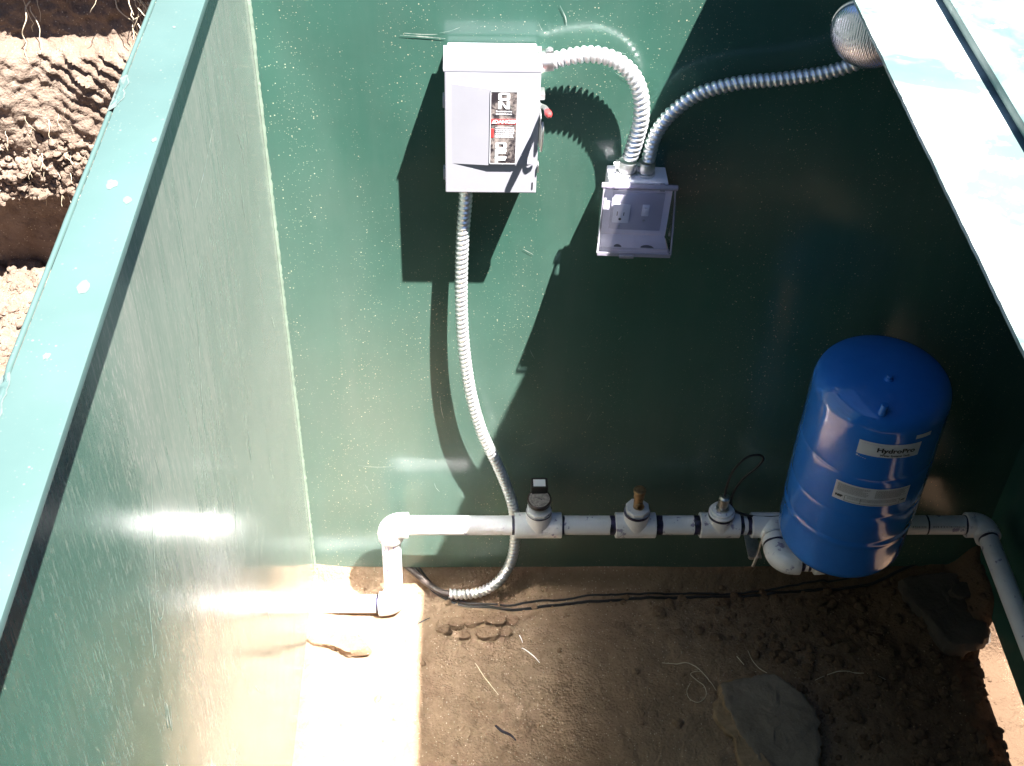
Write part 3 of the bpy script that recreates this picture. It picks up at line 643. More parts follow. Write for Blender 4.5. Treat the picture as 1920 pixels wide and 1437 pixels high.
# ------------------------------------------------------------------ flood lamp
fl = empty('flood_lamp', (1.03, 0, 1.38), 'round silver flood lamp with ribbed lens in the dark under the pale deck', 'lamp')
cL = Vector((0.977, -0.120, 1.434)); vd = (Vector((0.35344612, -1.97810215, 2.38675255)) - cL).normalized()
rgt = Vector(RM.col[0]); upv = -Vector(RM.col[1])
nrm = (vd * math.cos(R(48)) + (-rgt * 0.60 - upv * 0.80) * math.sin(R(48))).normalized()
g = Geo(); rl = 0.057
lathe(g, cL, nrm, [(rl, -0.004), (rl, 0.001), (rl * .97, 0.006), (rl * .8, 0.012), (rl * .5, 0.017), (rl * .2, 0.019), (0.0, 0.0195)], 48)
obj('lens', g, M_LENS, fl, angle=50)
g = Geo(); lathe(g, cL, nrm, [(rl * 1.0, -0.0045), (rl * 1.03, -0.005), (rl * 1.03, -0.010), (rl * .97, -0.016), (rl * .82, -0.045), (rl * .5, -0.080), (rl * .32, -0.095), (rl * .30, -0.118)], 48)
obj('reflector', g, M_FLEX, fl)
g = Geo(); p2 = cL - nrm * 0.119; lathe(g, p2, -nrm, [(rl * .42, 0), (rl * .45, 0.003), (rl * .45, 0.045), (rl * .3, 0.055), (rl * .2, 0.058)], 24); obj('socket', g, M_DARKGREY, fl)
g = Geo(); lathe(g, (1.065, -0.0022, 1.435), (0, -1, 0), [(0.052, 0), (0.052, 0.045), (0.050, 0.048), (0.01, 0.048)], 32); sweep(g, catmull([(1.065, -0.05, 1.435), (1.07, -0.075, 1.45), tuple(p2 - nrm * .055)], .004), 0.009, 10); obj('junction_box', g, M_ZINC, fl)

# ------------------------------------------------------------------ white water pipe run
RP, RF = 0.0215, 0.0285
pp = empty('water_pipe', (0.19, -0.086, -0.03), 'white plastic water pipe with tees and elbows running low along the green wall', 'pipe')
PY, PZ = -0.086, 0.245
def seg(a, b, r=RP, name='pipe_length'):
    g = Geo(); a = Vector(a); b = Vector(b); L = (b - a).length; lathe(g, a, b - a, [(r, 0), (r, L)], 32); return obj(name, g, M_PVC, pp)
def ring(p, d, wd, r=RP, wob=0.0025):
    g = Geo(); x, y, dd = basis(d); n = 32; vs = []; sd = random.random() * 50
    for s in (-1, -.98, .98, 1):
        for k in range(n):
            t = 2 * math.pi * k / n; h = s * (wd / 2 + wob * noise.noise(Vector((math.cos(t) * 1.3 + sd, math.sin(t) * 1.3, s * 2)))); rr_ = r * (1.0 if abs(s) == 1 else 1.012)
            vs.append(Vector(p) + dd * h + (x * math.cos(t) + y * math.sin(t)) * rr_)
    g.add(vs, [(i * n + k, i * n + (k + 1) % n, (i + 1) * n + (k + 1) % n, (i + 1) * n + k) for i in range(3) for k in range(n)])
    return obj('primer_band', g, M_PRIM, pp, angle=60)
def elbow(c, d1, d2, ext=0.036, rb=0.024):
    """c: crossing of the two axes; d1, d2 point out of the mouths"""
    g = Geo(); c = Vector(c); d1 = Vector(d1); d2 = Vector(d2); P = []
    o = c + (d1 + d2) * rb
    P = [c + d1 * ext, c + d1 * (ext - 0.001), c + d1 * (rb + .001)]
    for k in range(13):
        t = math.pi / 2 * k / 12; P.append(o - d2 * rb * math.cos(t) - d1 * rb * math.sin(t))
    P += [c + d2 * (rb + .001), c + d2 * (ext - .001), c + d2 * ext]
    sweep(g, P, lambda i, s, t: RF * (0.97 if i in (0, len(P) - 1) else (1.0 if (i <= 2 or i >= len(P) - 3) else 0.985)), 32)
    return obj('elbow', g, M_PVC, pp, angle=50)
def tee(x0, x1, d=(0, 0, 1), h=0.045):
    g = Geo(); L = x1 - x0; lathe(g, (x0, PY, PZ), (1, 0, 0), [(RF * .96, 0), (RF, 0.001), (RF, L - .001), (RF * .96, L)], 32)
    xc = (x0 + x1) / 2; lathe(g, (xc, PY, PZ), d, [(RF, 0.0), (RF, h - .001), (RF * .97, h)], 32)
    return obj('tee', g, M_PVC, pp, angle=40)
seg((-0.004, PY, -0.028), (0.165, PY, -0.028)); elbow((0.190, PY, -0.028), Vector((-1, 0, 0)), Vector((0, 0, 1)))
seg((0.190, PY, -0.005), (0.190, PY, PZ - .03)); elbow((0.190, PY, PZ), Vector((0, 0, -1)), Vector((1, 0, 0)), 0.040)
ring((0.150, PY, -0.028), (1, 0, 0), 0.006)
seg((0.225, PY, PZ), (0.470, PY, PZ)); tee(0.461, 0.564); ring((0.458, PY, PZ), (1, 0, 0), 0.006); ring((0.5665, PY, PZ), (1, 0, 0), 0.006)
seg((0.560, PY, PZ), (0.690, PY, PZ)); tee(0.682, 0.770); ring((0.6755, PY, PZ), (1, 0, 0), 0.012); ring((0.7775, PY, PZ), (1, 0, 0), 0.015)
seg((0.765, PY, PZ), (0.872, PY, PZ)); tee(0.868, 0.955); ring((0.861, PY, PZ), (1, 0, 0), 0.014); ring((0.9595, PY, PZ), (1, 0, 0), 0.009)
seg((0.950, PY, PZ), (0.985, PY, PZ)); tee(0.982, 1.072, (0, -1, 0), 0.058); ring((0.9765, PY, PZ), (1, 0, 0), 0.009)
ring((1.027, PY - 0.0605, PZ), (0, -1, 0), 0.006, RF * .99)
elbow((1.027, -0.190, PZ), Vector((0, 1, 0)), Vector((1, 0, 0)), 0.042, 0.030)
ring((1.0735, -0.190, PZ), (1, 0, 0), 0.008); seg((1.06, -0.190, PZ), (1.13, -0.190, PZ)); ring((1.088, -0.190, PZ), (1, 0, 0), 0.006)
elbow((1.137, -0.190, PZ), Vector((-1, 0, 0)), Vector((0, 0, 1)))
g = Geo(); lathe(g, (1.137, -0.190, PZ + 0.030), (0, 0, 1), [(0.019, 0), (0.019, 0.03), (0.016, 0.031), (0.016, 0.075)], 6); obj('nipple', g, M_BRASS, pp)
seg((1.065, PY, PZ), (1.470, PY, PZ)); ring((1.372, PY, PZ), (1, 0, 0), 0.004, RP, 0.001); ring((1.4585, PY, PZ), (1, 0, 0), 0.005)
elbow((1.500, PY, PZ), Vector((-1, 0, 0)), Vector((0, -1, 0)), 0.040); ring((1.500, PY - .043, PZ), (0, 1, 0), 0.006)
seg((1.500, PY - .03, PZ), (1.500, -1.55, PZ)); elbow((1.500, -1.57, PZ), Vector((0, 1, 0)), Vector((0, 0, -1))); seg((1.500, -1.57, PZ - .03), (1.500, -1.57, -0.2))
# runs of primer down the upright
g = Geo()
for k, (ph, z0, L) in enumerate(((-1.9, 0.205, .14), (-1.35, 0.205, .17), (-1.1, 0.205, .09), (-2.3, 0.205, .05), (-1.6, 0.06, .06))):
    P = []; 
    for i in range(18):
        a = ph + 0.12 * math.sin(i * 0.4 + k * 2); P.append((0.190 + math.cos(a) * RP, PY + math.sin(a) * RP, z0 - L * i / 17))
    sweep(g, P, 0.00075, 6)
g2 = Geo(); g2.add(g.v, g.f); obj('primer_drip', g2, simple('dried_primer', (0.22, 0.17, 0.42), 0.4).m, pp)
g = Geo()    # maker's printing on the pipe: broken marks only
x = 1.335
while x < 1.452:
    L = random.uniform(.001, .004)
    for q in range(2):
        a = -1.05 + 0.10 * q + random.uniform(-.02, .02); p = Vector((x, PY + math.cos(a + math.pi / 2 - 1.57 + 1.57) * 0, 0))
        yy, zz = PY - math.cos(0.55 + .1 * q) * RP * 1.01, PZ + math.sin(0.55 + .1 * q) * RP * 1.01
        if abs(x - 1.372) > .006: box(g, (x, yy, zz), (x + L * .7, yy + 0.0004, zz + 0.0016))
    x += L + .0012
tag(obj('printed_marks', g, M_DARKGREY, pp, smooth=False), kind='stuff')
# pressure gauge on the first tee
def bush(x, z0, n=8, r=0.0275, h=0.010, mat=None):
    g = Geo(); lathe(g, (x, PY, z0), (0, 0, 1), [(r * .88, 0), (r * .88, 0.003), (r, 0.0032), (r, h), (r * .93, h + .001), (r * .3, h + .001)], n, a0=math.pi / n); return obj('bushing', g, M_PVC, pp, angle=25)
xg = 0.5125; bush(xg, PZ + .0455); ring((xg, PY, PZ + .047), (0, 0, 1), 0.003, RF * .985, 0.002)
g = Geo(); lathe(g, (xg, PY, PZ + .056), (0, 0, 1), [(0.010, 0), (0.010, 0.008), (0.008, 0.009), (0.008, 0.016)], 6); lathe(g, (xg, PY, PZ + .0715), (-0.05, -0.16, 1), [(0.015, 0), (0.024, 0.004), (0.0255, 0.007), (0.0255, 0.017), (0.0225, 0.0185), (0.0222, 0.0165)], 40)
ga = obj('pressure_gauge', g, simple('gauge_case', (0.05, 0.035, 0.03), 0.35, 0.5).m, pp)
d = Vector((-0.05, -0.16, 1)).normalized(); fc = Vector((xg, PY, PZ + .0715)) + d * 0.0168
g = Geo(); lathe(g, fc, d, [(0.0222, 0), (0.0222, 0.0004)], 40); obj('dial', g, M_GAUGE, ga)
x_, y_, _ = basis(d); g = Geo()
for k in range(28):
    a = R(-45 + 270 * k / 27); u = Vector((math.cos(a), math.sin(a) * 1, 0)); u = (x_ * u.x + y_ * u.y); v_ = d.cross(u); r0 = 0.017 if k % 3 else 0.0155
    p = fc + d * 0.0006; g.add([p + u * r0 - v_ * .0003, p + u * .0195 - v_ * .0003, p + u * .0195 + v_ * .0003, p + u * r0 + v_ * .0003], [(0, 1, 2, 3)])
u = (x_ * 0.4 + y_ * 0.9).normalized(); v_ = d.cross(u); p = fc + d * 0.0008; g.add([p - u * .006 - v_ * .0009, p + u * .015, p - u * .006 + v_ * .0009], [(0, 1, 2)]); obj('needle', g, M_BLK, ga, smooth=False)
g = Geo(); box(g, (xg - 0.018, PY + 0.010, PZ + 0.066), (xg + 0.018, PY + 0.040, PZ + .110), 0.004); bc = obj('black_block', g, M_BLACK, pp)
g = Geo(); box(g, (xg - 0.0135, PY + 0.013, PZ + .1102), (xg + .0125, PY + .033, PZ + .1106), 0); obj('sticker', g, M_WHITE, bc, smooth=False)
# relief valve on the second tee
xv = 0.726; bush(xv, PZ + .0455, 8, 0.0265, 0.013); ring((xv, PY, PZ + .046), (0, 0, 1), 0.008, RF * .99, 0.001)
g = Geo(); lathe(g, (xv, PY, PZ + .059), (0, 0, 1), [(0.010, 0), (0.010, 0.03), (0.0115, 0.032), (0.0115, 0.047), (0.0135, 0.048), (0.0135, 0.0535), (0.0125, 0.055), (0.002, 0.056)], 20)
lathe(g, (xv, PY, PZ + .072), (0.25, -1, 0.15), [(0.0085, 0), (0.0085, 0.016), (0.0062, 0.0165), (0.0058, 0.008)], 20)
obj('relief_valve', g, M_DBRASS, pp)
# pressure sensor on the third tee
xs = 0.9115; ring((xs, PY, PZ + .0375), (0, 0, 1), 0.007, RF * 1.004, 0.001)
g = Geo(); lathe(g, (xs, PY, PZ + .0455), (0, 0, 1), [(0.024, 0), (0.024, 0.006), (0.022, 0.007), (0.010, 0.0072)], 32); obj('bushing', g, M_PVC, pp)
g = Geo(); lathe(g, (xs, PY, PZ + .052), (0, 0, 1), [(0.0145, 0), (0.0145, 0.006), (0.009, 0.0065), (0.009, 0.012)] + [(0.0112 + 0.0008 * (k % 2), 0.0125 + 0.0035 * k) for k in range(8)] + [(0.008, 0.041), (0.004, 0.0412)], 20); ps = obj('pressure_sensor', g, simple('nickel', (0.62, 0.58, 0.52), .35, 1.0, .25, 150).m, pp)
g = Geo(); sweep(g, catmull([(xs, PY, 0.335), (0.912, -0.082, 0.36), (0.921, -0.072, 0.398), (0.946, -0.062, 0.430), (0.972, -0.058, 0.436), (0.986, -0.058, 0.425), (0.975, -0.060, 0.400), (0.950, -0.064, 0.370), (0.935, -0.066, 0.330), (0.934, -0.066, 0.295), (0.944, -0.075, 0.279), (0.975, -0.082, 0.2715), (1.02, -0.086, 0.2712), (1.06, -0.082, 0.271), (1.12, -0.075, 0.270)], 0.004), 0.0027, 8); obj('sensor_cable', g, M_BLACK, pp)
# bent hook of the pipe hanger
hk = empty('pipe_hanger', (1.02, -0.12, 0.2), 'thin bent steel hanger hooked round the white pipe beside the blue tank', 'pipe hanger')
g = Geo(); P = []
for k in range(19):
    a = R(-60 + 200 * k / 18); P.append((1.027 + math.cos(a) * 0.0315, -0.128 + 0.002 * math.sin(a), PZ + math.sin(a) * 0.0315))
P += [(0.998, -0.130, 0.235), (0.9965, -0.133, 0.205), (0.993, -0.136, 0.185)]
sweep(g, catmull(P, .003), 0.0022, 10); obj('hook', g, M_ZINC, hk)
g = Geo(); sweep(g, [(0.9945, -0.135, 0.196), (0.991, -0.138, 0.178), (0.9895, -0.1385, 0.168)], 0.0036, 10); obj('nut_end', g, M_ZINC, hk)
g = Geo(); box(g, (0.985, -0.110, 0.160), (1.015, -0.0022, 0.164), 0.001); lathe(g, (0.993, -0.105, 0.162), (0, 0, 1), [(0.008, -0.004), (0.008, 0.004)], 16); obj('bracket', g, M_ZINC, hk)

# ------------------------------------------------------------------ blue pressure tank
TX, TY, TR = 1.137, -0.190, 0.130
tk = empty('pressure_tank', (TX, TY, 0.30), 'glossy blue pressure tank with white labels standing on the white pipe', 'water tank')
g = Geo(); pr = [(0.02, 0.302), (0.06, 0.306), (0.10, 0.318), (0.120, 0.334), (0.1275, 0.350), (0.1285, 0.36), (0.1285, 0.432), (0.1300, 0.436), (0.1318, 0.441), (0.1318, 0.446), (0.1302, 0.451), (0.1290, 0.456), (0.1305, 0.462),
      (0.1322, 0.480), (0.1324, 0.515), (0.1312, 0.524), (0.1300, 0.529), (0.1312, 0.534), (0.1318, 0.545), (0.1318, 0.622), (0.1306, 0.629), (0.1292, 0.633), (0.1300, 0.638), (0.1300, 0.645), (0.1296, 0.758), (0.1285, 0.772), (0.1235, 0.787), (0.112, 0.801), (0.090, 0.814), (0.060, 0.824), (0.030, 0.829), (0.0, 0.830)]
pr = [(a_, b_ if b_ < .7 else .7 + (b_ - .7) * .88) for a_, b_ in pr]
sp = []
for i in range(len(pr) - 1):
    for k in range(3): t = k / 3; sp.append((pr[i][0] + (pr[i + 1][0] - pr[i][0]) * t, pr[i][1] + (pr[i + 1][1] - pr[i][1]) * t))
sp.append(pr[-1])
sp = [(x_ if not .37 < z_ < .76 else .1302 + (x_ - .1302) * .55, z_) for x_, z_ in sp]
for _ in range(2): sp = [sp[0]] + [((sp[i - 1][0] + 2 * sp[i][0] + sp[i + 1][0]) / 4, (sp[i - 1][1] + 2 * sp[i][1] + sp[i + 1][1]) / 4) for i in range(1, len(sp) - 1)] + [sp[-1]]
lathe(g, (TX, TY, 0), (0, 0, 1), sp, 96); obj('shell', g, M_TANK, tk, angle=80)
g = Geo(); lathe(g, (1.1045, -0.297, 0.785), (0, -0.12, 1), [(0.0075, 0), (0.0085, 0.003), (0.0070, 0.006), (0.0070, 0.024), (0.0060, 0.026), (0.001, 0.0265)], 20); obj('valve_stem', g, M_TANK, tk)
g = Geo(); lathe(g, (1.127, -0.232, 0.808), (0, 0, 1), [(0.009, 0), (0.0085, 0.004), (0.006, 0.006), (0.006, 0.010), (0.0045, 0.012)], 16); obj('plug', g, M_TANK, tk)
def wrap(phi0, z0, r=TR + 0.0022, dz=0.0):
    def f(v):
        a = phi0 + v.x / r; rr2 = r + v.z; return Vector((TX + math.cos(a) * rr2, TY + math.sin(a) * rr2, z0 + v.y))
    return f
def patch(w_, h_, f, z=0.0, m=0, g=None, x0=0.0, y0=0.0, n=24):
    g = g or Geo(); vs = []
    for i in range(n + 1):
        x = x0 - w_ / 2 + w_ * i / n; vs += [f(Vector((x, y0 - h_ / 2, z))), f(Vector((x, y0 + h_ / 2, z)))]
    g.add(vs, [(2 * i, 2 * i + 2, 2 * i + 3, 2 * i + 1) for i in range(n)], m); return g
def curved_text(s, size, f, x, y, z=0.0006, bold=0.0, sx=1.0):
    return text(None, s, size, None, None, None, 0.0, bold, sx, warp=lambda v: f(Vector((v.x + x, v.y + y, z))))
f1 = wrap(R(-93), 0.7120, TR + 0.0008)
l1 = obj('label', patch(0.117, 0.034, f1), M_LAB, tk, angle=80)
g = Geo(); a = curved_text('HydroPro', 0.0150, f1, 0.012, 0.0005, bold=0.0005, sx=1.18); g.add(a.v, a.f); a = curved_text('Water Systems Tank', 0.0060, f1, 0.012, -0.0115, bold=0.0002, sx=1.1); g.add(a.v, a.f); obj('lettering', g, M_BLK, l1, smooth=False)
g = Geo(); x = -0.054
while x < -0.018: L = random.uniform(.002, .005); patch(L, 0.0012, f1, 0.0005, 0, g, x + L / 2, 0.012, 2); x += L + .0012
tag(obj('fine_print', g, M_PLATE, l1, smooth=False), kind='stuff')
f3 = wrap(R(-67), 0.7440, TR + 0.0006); obj('label', patch(0.033, 0.010, f3), M_LAB, tk, angle=80)
g = Geo(); f4 = wrap(R(-117.5), 0.690, TR + 0.0007)
for k in range(5):
    s = (0.0022, 0.0012, 0.0008, 0.0009, 0.001)[k]; a = [f4(Vector((0.004 * k + s * math.cos(t), -0.002 - 0.0008 * k + s * math.sin(t) + s, 0))) for t in [q * 1.047 for q in range(6)]]; g.add(a, [tuple(range(6))])
obj('water_drop_mark', g, M_LAB, tk, smooth=False)
f2 = wrap(R(-96), 0.589, 0.1326)
l2 = obj('label', patch(0.146, 0.047, f2), M_LAB, tk, angle=80)
g = Geo()
for (xa, xb, ya, yb_, st) in ((-0.068, -0.008, 0.0185, -0.001, 0.0026), (0.004, 0.068, 0.0185, -0.002, 0.0026), (-0.045, 0.055, -0.010, -0.016, 0.003)):
    y = ya
    while y > yb_:
        x = xa; xe = xb - random.choice((0, 0, .004, .012))
        while x < xe - .002: L = random.uniform(.001, .0038); patch(L, 0.0011, f2, 0.0005, 0, g, x + L / 2, y, 1); x += L + .0008
        y -= st
tag(obj('fine_print', g, M_DARKGREY, l2, smooth=False), kind='stuff')
g = Geo()
for (x0, x1, y0, y1) in ((-0.050, 0.056, -0.0075, -0.0068), (-0.050, 0.056, -0.0205, -0.0198), (-0.050, -0.0492, -0.0205, -0.0068), (-0.020, -0.0192, -0.0205, -0.0068), (0.056, 0.0568, -0.0205, -0.0068)):
    patch(x1 - x0, y1 - y0, f2, 0.0005, 0, g, (x0 + x1) / 2, (y0 + y1) / 2, 12)
obj('ruled_box', g, M_BLK, l2, smooth=False)
g = Geo(); a = curved_text('NSF', 0.0075, f2, -0.0610, -0.0125, bold=0.0005, sx=1.1); g.add(a.v, a.f); obj('lettering', g, M_BLK, l2, smooth=False); g = Geo(); a = curved_text('NSF', 0.0055, f2, 0.0640, -0.0125, bold=0.0003); g.add(a.v, a.f); obj('lettering', g, M_BLK, l2, smooth=False)

# ------------------------------------------------------------------ cables on the dirt
def gpath(pts, lift=0.004, step=0.01, dx=0.0):
    P = catmull([(x, y, 0) for x, y in pts], step); return [Vector((p.x, p.y, gz(p.x, p.y) + lift + (0.004 * noise.noise(Vector((p.x * 9, dx, 0)))))) for p in P]
cpts = [(0.150, 0.040), (0.205, 0.022), (0.262, -0.022), (0.330, -0.062), (0.400, -0.075), (0.50, -0.073), (0.59, -0.062), (0.69, -0.056), (0.80, -0.052), (0.92, -0.046), (1.03, -0.042), (1.16, -0.030), (1.30, -0.022), (1.42, 0.0), (1.5, 0.01), (1.60, 0.0)]
for k, (dy, r, lab) in enumerate(((0.0, 0.0036, 'thicker black cable lying on the dirt below the white pipe, front strand'), (0.012, 0.0026, 'thinner black cable lying on the dirt just behind the thicker one'))):
    g = Geo(); sweep(g, gpath([(x, min(0.03, y + dy + 0.004 * math.sin(x * 9 + k))) for x, y in cpts], 0.0015 + .001 * k, dx=k * 5), r, 10); tag(obj('cable', g, M_BLACK), lab, 'cable', 'black cables along the wall foot')
g = Geo(); sweep(g, catmull([(0.318, -0.058, -0.027), (0.295, -0.052, -0.026), (0.262, -0.030, -0.020), (0.225, 0.0, -0.008), (0.200, 0.025, -0.012)], 0.005), 0.0072, 10); tag(obj('cable', g, simple('brown_jacket', (0.05, 0.035, 0.03), .5).m), 'dark brown cable entering the lower end of the long metal conduit', 'cable', 'black cables along the wall foot')

# ------------------------------------------------------------------ rocks, clods, straws
def slab(name, outline, z0, th, mats, tilt=(0, 0), seed=0, label='', cat='rock', group=None, ledge=None, dome=0.0):
    n = len(outline); C = Vector((sum(p[0] for p in outline) / n, sum(p[1] for p in outline) / n, 0)); P = resample(catmull([(p[0], p[1], 0) for p in outline + outline[:1]], .004), .008)[:-1]
    g = Geo(); m_ = len(P); rings = [(0.97, -th * .6, 1), (1.02, -th * .3, 1), (1.02, th * .15, 1), (0.985, th * .42, 0), (0.95, th * .5, 0), (.9, th * .52, 0), (.84, th * .52, 0), (.78, th * .52, 0), (.7, th * .52, 0), (.62, th * .52, 0), (.54, th * .52, 0), (.46, th * .52, 0), (.38, th * .52, 0), (.3, th * .52, 0), (.2, th * .52, 0), (.1, th * .52, 0), (.01, th * .52, 0)]
    vs = []; 
    for ri, (s, h, mi) in enumerate(rings):
        for p in P:
            q = C + (p - C) * s; a = 0.008 * noise.noise(Vector((q.x * 40, q.y * 40, h * 60 + seed))) + .004 * noise.noise(Vector((q.x * 130, q.y * 130, h * 100 + seed)))
            if ri < 4: q = q + (q - C).normalized() * a * 1.4
            z = z0 + h + tilt[0] * (q.x - C.x) + tilt[1] * (q.y - C.y) + min(1, th * 30) * (0.004 * noise.noise(Vector((q.x * 8, q.y * 8, seed))) + 0.0012 * noise.noise(Vector((q.x * 60, q.y * 45, seed))) + (0.003 if noise.noise(Vector((q.x * 9 + 3, q.y * 16, seed))) > 0.12 else 0.0)) + dome * (1 - s)
            vs.append((q.x, q.y, z))
    fs = []; ms = []
    for i in range(len(rings) - 1):
        for k in range(m_): fs.append((i * m_ + k, i * m_ + (k + 1) % m_, (i + 1) * m_ + (k + 1) % m_, (i + 1) * m_ + k)); ms.append(1 if i < 3 else 0)
    b = len(g.v); g.v += [Vector(v) for v in vs]; g.f += fs; g.m += ms
    return tag(obj(name, g, mats, angle=45), label, cat, group)
slab('flat_rock', [(0.918, -0.312), (0.935, -0.304), (1.028, -0.290), (1.045, -0.291), (1.092, -0.338), (1.110, -0.372), (1.112, -0.40), (1.104, -0.50), (1.06, -0.58), (1.00, -0.56), (0.962, -0.475), (0.928, -0.385)], -0.046, 0.040, [M_ROCK, M_OCHRE], (0.05, 0.09), 3, 'flat grey-brown rock lying at the bottom edge of the dirt floor')
slab('rock', [(0.918, -0.322), (0.932, -0.345), (0.944, -0.395), (0.968, -0.450), (1.00, -0.52), (0.97, -0.54), (0.935, -0.50), (0.930, -0.44), (0.900, -0.395), (0.902, -0.36)], -0.050, 0.026, [M_OCHRE, M_OCHRE], (0.10, 0.0), 8, 'long ochre rock sliver leaning against the flat grey-brown rock')
slab('flat_rock', [(1.385, -0.035), (1.45, -0.020), (1.52, -0.018), (1.552, -0.04), (1.556, -0.12), (1.556, -0.190), (1.50, -0.222), (1.455, -0.215), (1.42, -0.15), (1.39, -0.09)], -0.026, 0.040, [M_DROCK, M_DROCK], (0.0, 0.05), 12, 'large flat dark rock in the back right corner of the dirt floor')
slab('rock', [(1.500, -0.065), (1.53, -0.060), (1.545, -0.085), (1.52, -0.105), (1.490, -0.095)], 0.006, 0.016, [M_DROCK, M_DROCK], (0, 0), 14, 'small round stone on top of the large flat dark rock')
slab('dirt_slab', [(-0.015, -0.185), (0.02, -0.168), (0.07, -0.165), (0.115, -0.185), (0.140, -0.212), (0.10, -0.222), (0.05, -0.205), (0.02, -0.198)], -0.036, 0.020, [M_CLOD, M_CLOD], (0, -.1), 21, 'broken crust of dirt lying in the blinding sun below the white pipe', 'dirt clod')
def clod_geo(c, s, seed, flat=0.6):
    bm = bmesh.new(); bmesh.ops.create_icosphere(bm, subdivisions=2, radius=1.0)
    k = Vector((random.uniform(.8, 1.3), random.uniform(.7, 1.1), flat * random.uniform(.7, 1.1))); rot = Matrix.Rotation(random.uniform(0, 6.3), 3, 'Z')
    for v in bm.verts:
        d_ = v.co.normalized(); q = 1 + 0.35 * noise.noise(d_ * 1.6 + Vector((seed, seed * 2, 0))) + .12 * noise.noise(d_ * 4 + Vector((seed, 0, 9)))
        v.co = rot @ Vector((d_.x * k.x, d_.y * k.y, d_.z * k.z)) * q * s + Vector(c)
    bm.verts.index_update(); r_ = ([v.co.copy() for v in bm.verts], [[v.index for v in f.verts] for f in bm.faces]); bm.free(); return r_
g = Geo(); rg = random.Random(5)
for i in range(5200):
    x = rg.uniform(0.0, 1.56); y = rg.uniform(-0.75, -0.02)
    dens = 0.06 + 0.9 * sst(x + 0.5 * y + 0.25 * noise.noise(Vector((x * 5, y * 5, 0))), 0.75, 1.15) + 0.5 * sst(y, -0.2, -0.05) * sst(x, .24, .3)
    if rg.random() > dens: continue
    s = 0.0020 + (0.0125 if x > .8 else .007) * rg.random() ** 4.2
    g.add(*clod_geo((x, y, gz(x, y) + s * 0.25), s, i))
tag(obj('gravel', g, M_CLOD, angle=30), 'loose crumbs and clods of dry dirt scattered over the pit floor', 'dirt clods', kind='stuff')
g = Geo()
for i in range(1500):
    x = rg.uniform(0.2, 1.5); y = rg.uniform(-0.7, -0.05); s = rg.uniform(0.0008, 0.0022)
    g.add(*clod_geo((x, y, gz(x, y) + s * .4), s, i))
tag(obj('grit', g, M_OCHRE, angle=30), 'fine grit sprinkled over the shaded dirt floor', 'grit', kind='stuff')
# curled plates of cracked mud
mudc = [(0.372, -0.112, .030, 'largest plate of dry cracked mud, just below the lower end of the long conduit'), (0.425, -0.118, .026, 'second largest dry mud plate, right of the largest one below the conduit end'),
        (0.405, -0.152, .024, 'rounded dry mud plate in front of the two largest mud plates'), (0.335, -0.125, .020, 'dry mud plate at the left of the largest mud plate'), (0.352, -0.160, .015, 'small dry mud plate nearest the camera, left of the rounded one'),
        (0.462, -0.112, .016, 'small dry mud plate at the right end of the mud plates, beside the cables'), (0.305, -0.148, .013, 'smallest dry mud plate, nearest the sunlit strip of floor'), (0.448, -0.150, .014, 'small dry mud plate in front, at the right end of the mud plates')]
for i, (x, y, s_, lab) in enumerate(mudc):
    pts = []; n = rg.randint(5, 7); a0 = rg.random() * 6
    for k in range(n): a = a0 + 6.283 * k / n; rr3 = s_ * rg.uniform(.8, 1.12); pts.append((x + math.cos(a) * rr3 * 1.15, y + math.sin(a) * rr3 * .75))
    slab('mud_plate', pts, gz(x, y) + 0.004, 0.013, [M_CLOD, M_CLOD], (rg.gauss(0, .08), rg.gauss(0, .08)), i, lab, 'mud plate', 'cracked mud plates near the conduit end')
def strand(name, pts, r, mat, label, cat, lift=0.002, z=None):
    P = catmull([(x, y, 0) for x, y in pts], .004); P = [Vector((p.x, p.y, gz(p.x, p.y) + lift + .0015 * math.sin(p.x * 90))) for p in P]; n = len(P)
    g = Geo(); sweep(g, P, lambda i, s, t: r * (0.55 + 0.45 * math.sin(math.pi * min(1, (i + 2) / n))), 7); return tag(obj(name, g, mat), label, cat)
strand('straw', [(0.479, -0.151), (0.483, -0.160), (0.486, -0.172)], 0.0012, M_WHITE, 'short upper bit of broken white straw on the dirt floor', 'straw')
strand('straw', [(0.484, -0.186), (0.498, -0.199), (0.523, -0.226)], 0.0012, M_WHITE, 'longer lower piece of broken white straw on the dirt floor', 'straw')
strand('straw', [(0.376, -0.232), (0.395, -0.262), (0.410, -0.285), (0.428, -0.317)], 0.0009, M_STRAW, 'thin yellow straw lying slantwise near the sunlit edge', 'straw')
strand('twig', [(0.420, -0.398), (0.435, -0.412), (0.452, -0.418), (0.463, -0.432)], 0.0032, simple('burnt', (0.035, 0.03, 0.04), .8).m, 'short knobbly dark twig on the dirt at the bottom of the picture', 'twig', 0.003)
strand('root', [(0.80, -0.235), (0.83, -0.240), (0.862, -0.243), (0.885, -0.260), (0.900, -0.282), (0.912, -0.312)], 0.0011, M_ROOT, 'pale thin root running to the tip of the flat grey-brown rock', 'root')
strand('root', [(0.885, -0.262), (0.868, -0.265), (0.86, -0.275), (0.885, -0.300), (0.888, -0.325), (0.868, -0.345), (0.850, -0.335), (0.846, -0.315), (0.856, -0.295)], 0.0009, M_ROOT, 'pale curled root loop left of the flat grey-brown rock', 'root', 0.004)
strand('root', [(1.00, -0.205), (1.01, -0.235), (1.03, -0.262), (1.06, -0.275)], 0.0008, M_ROOT, 'thin tan root lying above the flat grey-brown rock', 'root')
strand('root', [(1.14, -0.285), (1.17, -0.270), (1.21, -0.262), (1.26, -0.270), (1.30, -0.285)], 0.0008, M_ROOT, 'thin tan root arched over the clods right of the flat grey-brown rock', 'root')
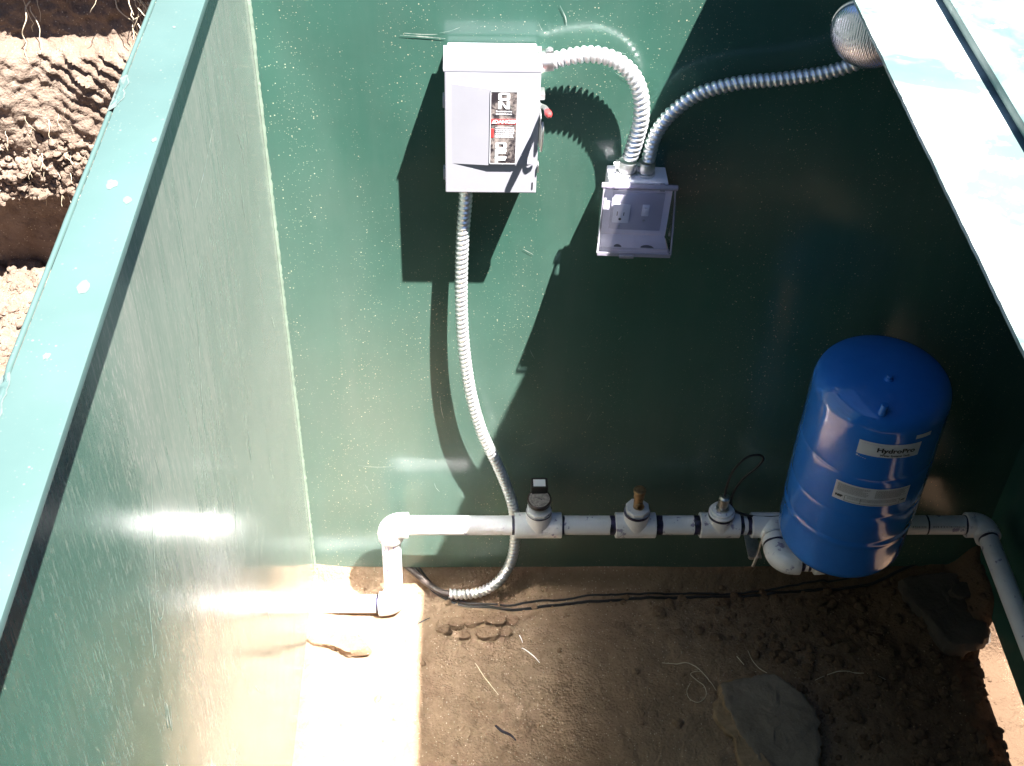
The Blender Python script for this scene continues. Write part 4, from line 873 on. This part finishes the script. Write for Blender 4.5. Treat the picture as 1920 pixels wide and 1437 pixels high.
strand('straw', [(0.972, -0.222), (0.985, -0.245)], 0.0010, M_STRAW, 'tiny pale straw between the two thin roots above the flat rock', 'straw')
strand('twig', [(0.245, -0.118), (0.262, -0.108), (0.272, -0.104)], 0.0018, M_BLK, 'tiny dark twig on the blinding sunlit dirt by the lower elbow', 'twig')
# roots hanging in the cut bank
def hang(g, x, z, n, spread, L, r=0.0016, out=0.03):
    for i in range(n):
        u = x + rg.gauss(0, spread); v = z + rg.gauss(0, spread * .8); yb2 = face(u, v); P = [Vector((u, yb2 + 0.01, v))]; d_ = Vector((rg.gauss(0, .5), -0.9, rg.gauss(-0.1, .4)))
        for k in range(rg.randint(5, 10)):
            d_ = (d_ + Vector((rg.gauss(0, .45), rg.gauss(0, .25), -0.35 + rg.gauss(0, .3)))).normalized(); P.append(P[-1] + d_ * L / 7 * rg.uniform(.6, 1.3))
        P = catmull(P, 0.006); m_ = len(P); rr4 = r * rg.uniform(.5, 1.3); sweep(g, P, lambda i, s, t: rr4 * (1 - .7 * i / m_), 5)
g = Geo(); hang(g, -0.325, 1.12, 46, 0.032, 0.09, 0.0015); tag(obj('root_tuft', g, M_ROOT), 'dense tuft of pale roots hanging from the bank beside the rim', 'roots')
g = Geo(); hang(g, -0.58, 1.13, 5, 0.03, 0.12, 0.0014); tag(obj('root_tuft', g, M_ROOT), 'few loose curling roots at the upper left of the bank', 'roots')
g = Geo(); hang(g, -0.56, 0.76, 60, 0.085, 0.05, 0.0012); tag(obj('rootlets', g, M_ROOT), 'fine short rootlets over the crumbly middle of the bank', 'roots', kind='stuff')
g = Geo()
for i in range(900):
    u = rg.uniform(-0.85, -0.40); v = rg.gauss(0.735, 0.045); 
    if v < 0.655: continue
    s = 0.003 + 0.009 * rg.random() ** 3; g.add(*clod_geo((u, face(u, v) - s * .3, v), s, i, .9))
for i in range(500):
    u = rg.uniform(-0.85, -0.30); v = rg.uniform(0.2, 0.62); s = 0.003 + 0.012 * rg.random() ** 3; g.add(*clod_geo((u, v, trench(u, v) + s * .2), s, i))
tag(obj('bank_crumbs', g, M_BANK, angle=30), 'crumbly clods clinging to the sunlit earth bank', 'dirt clods', kind='stuff')
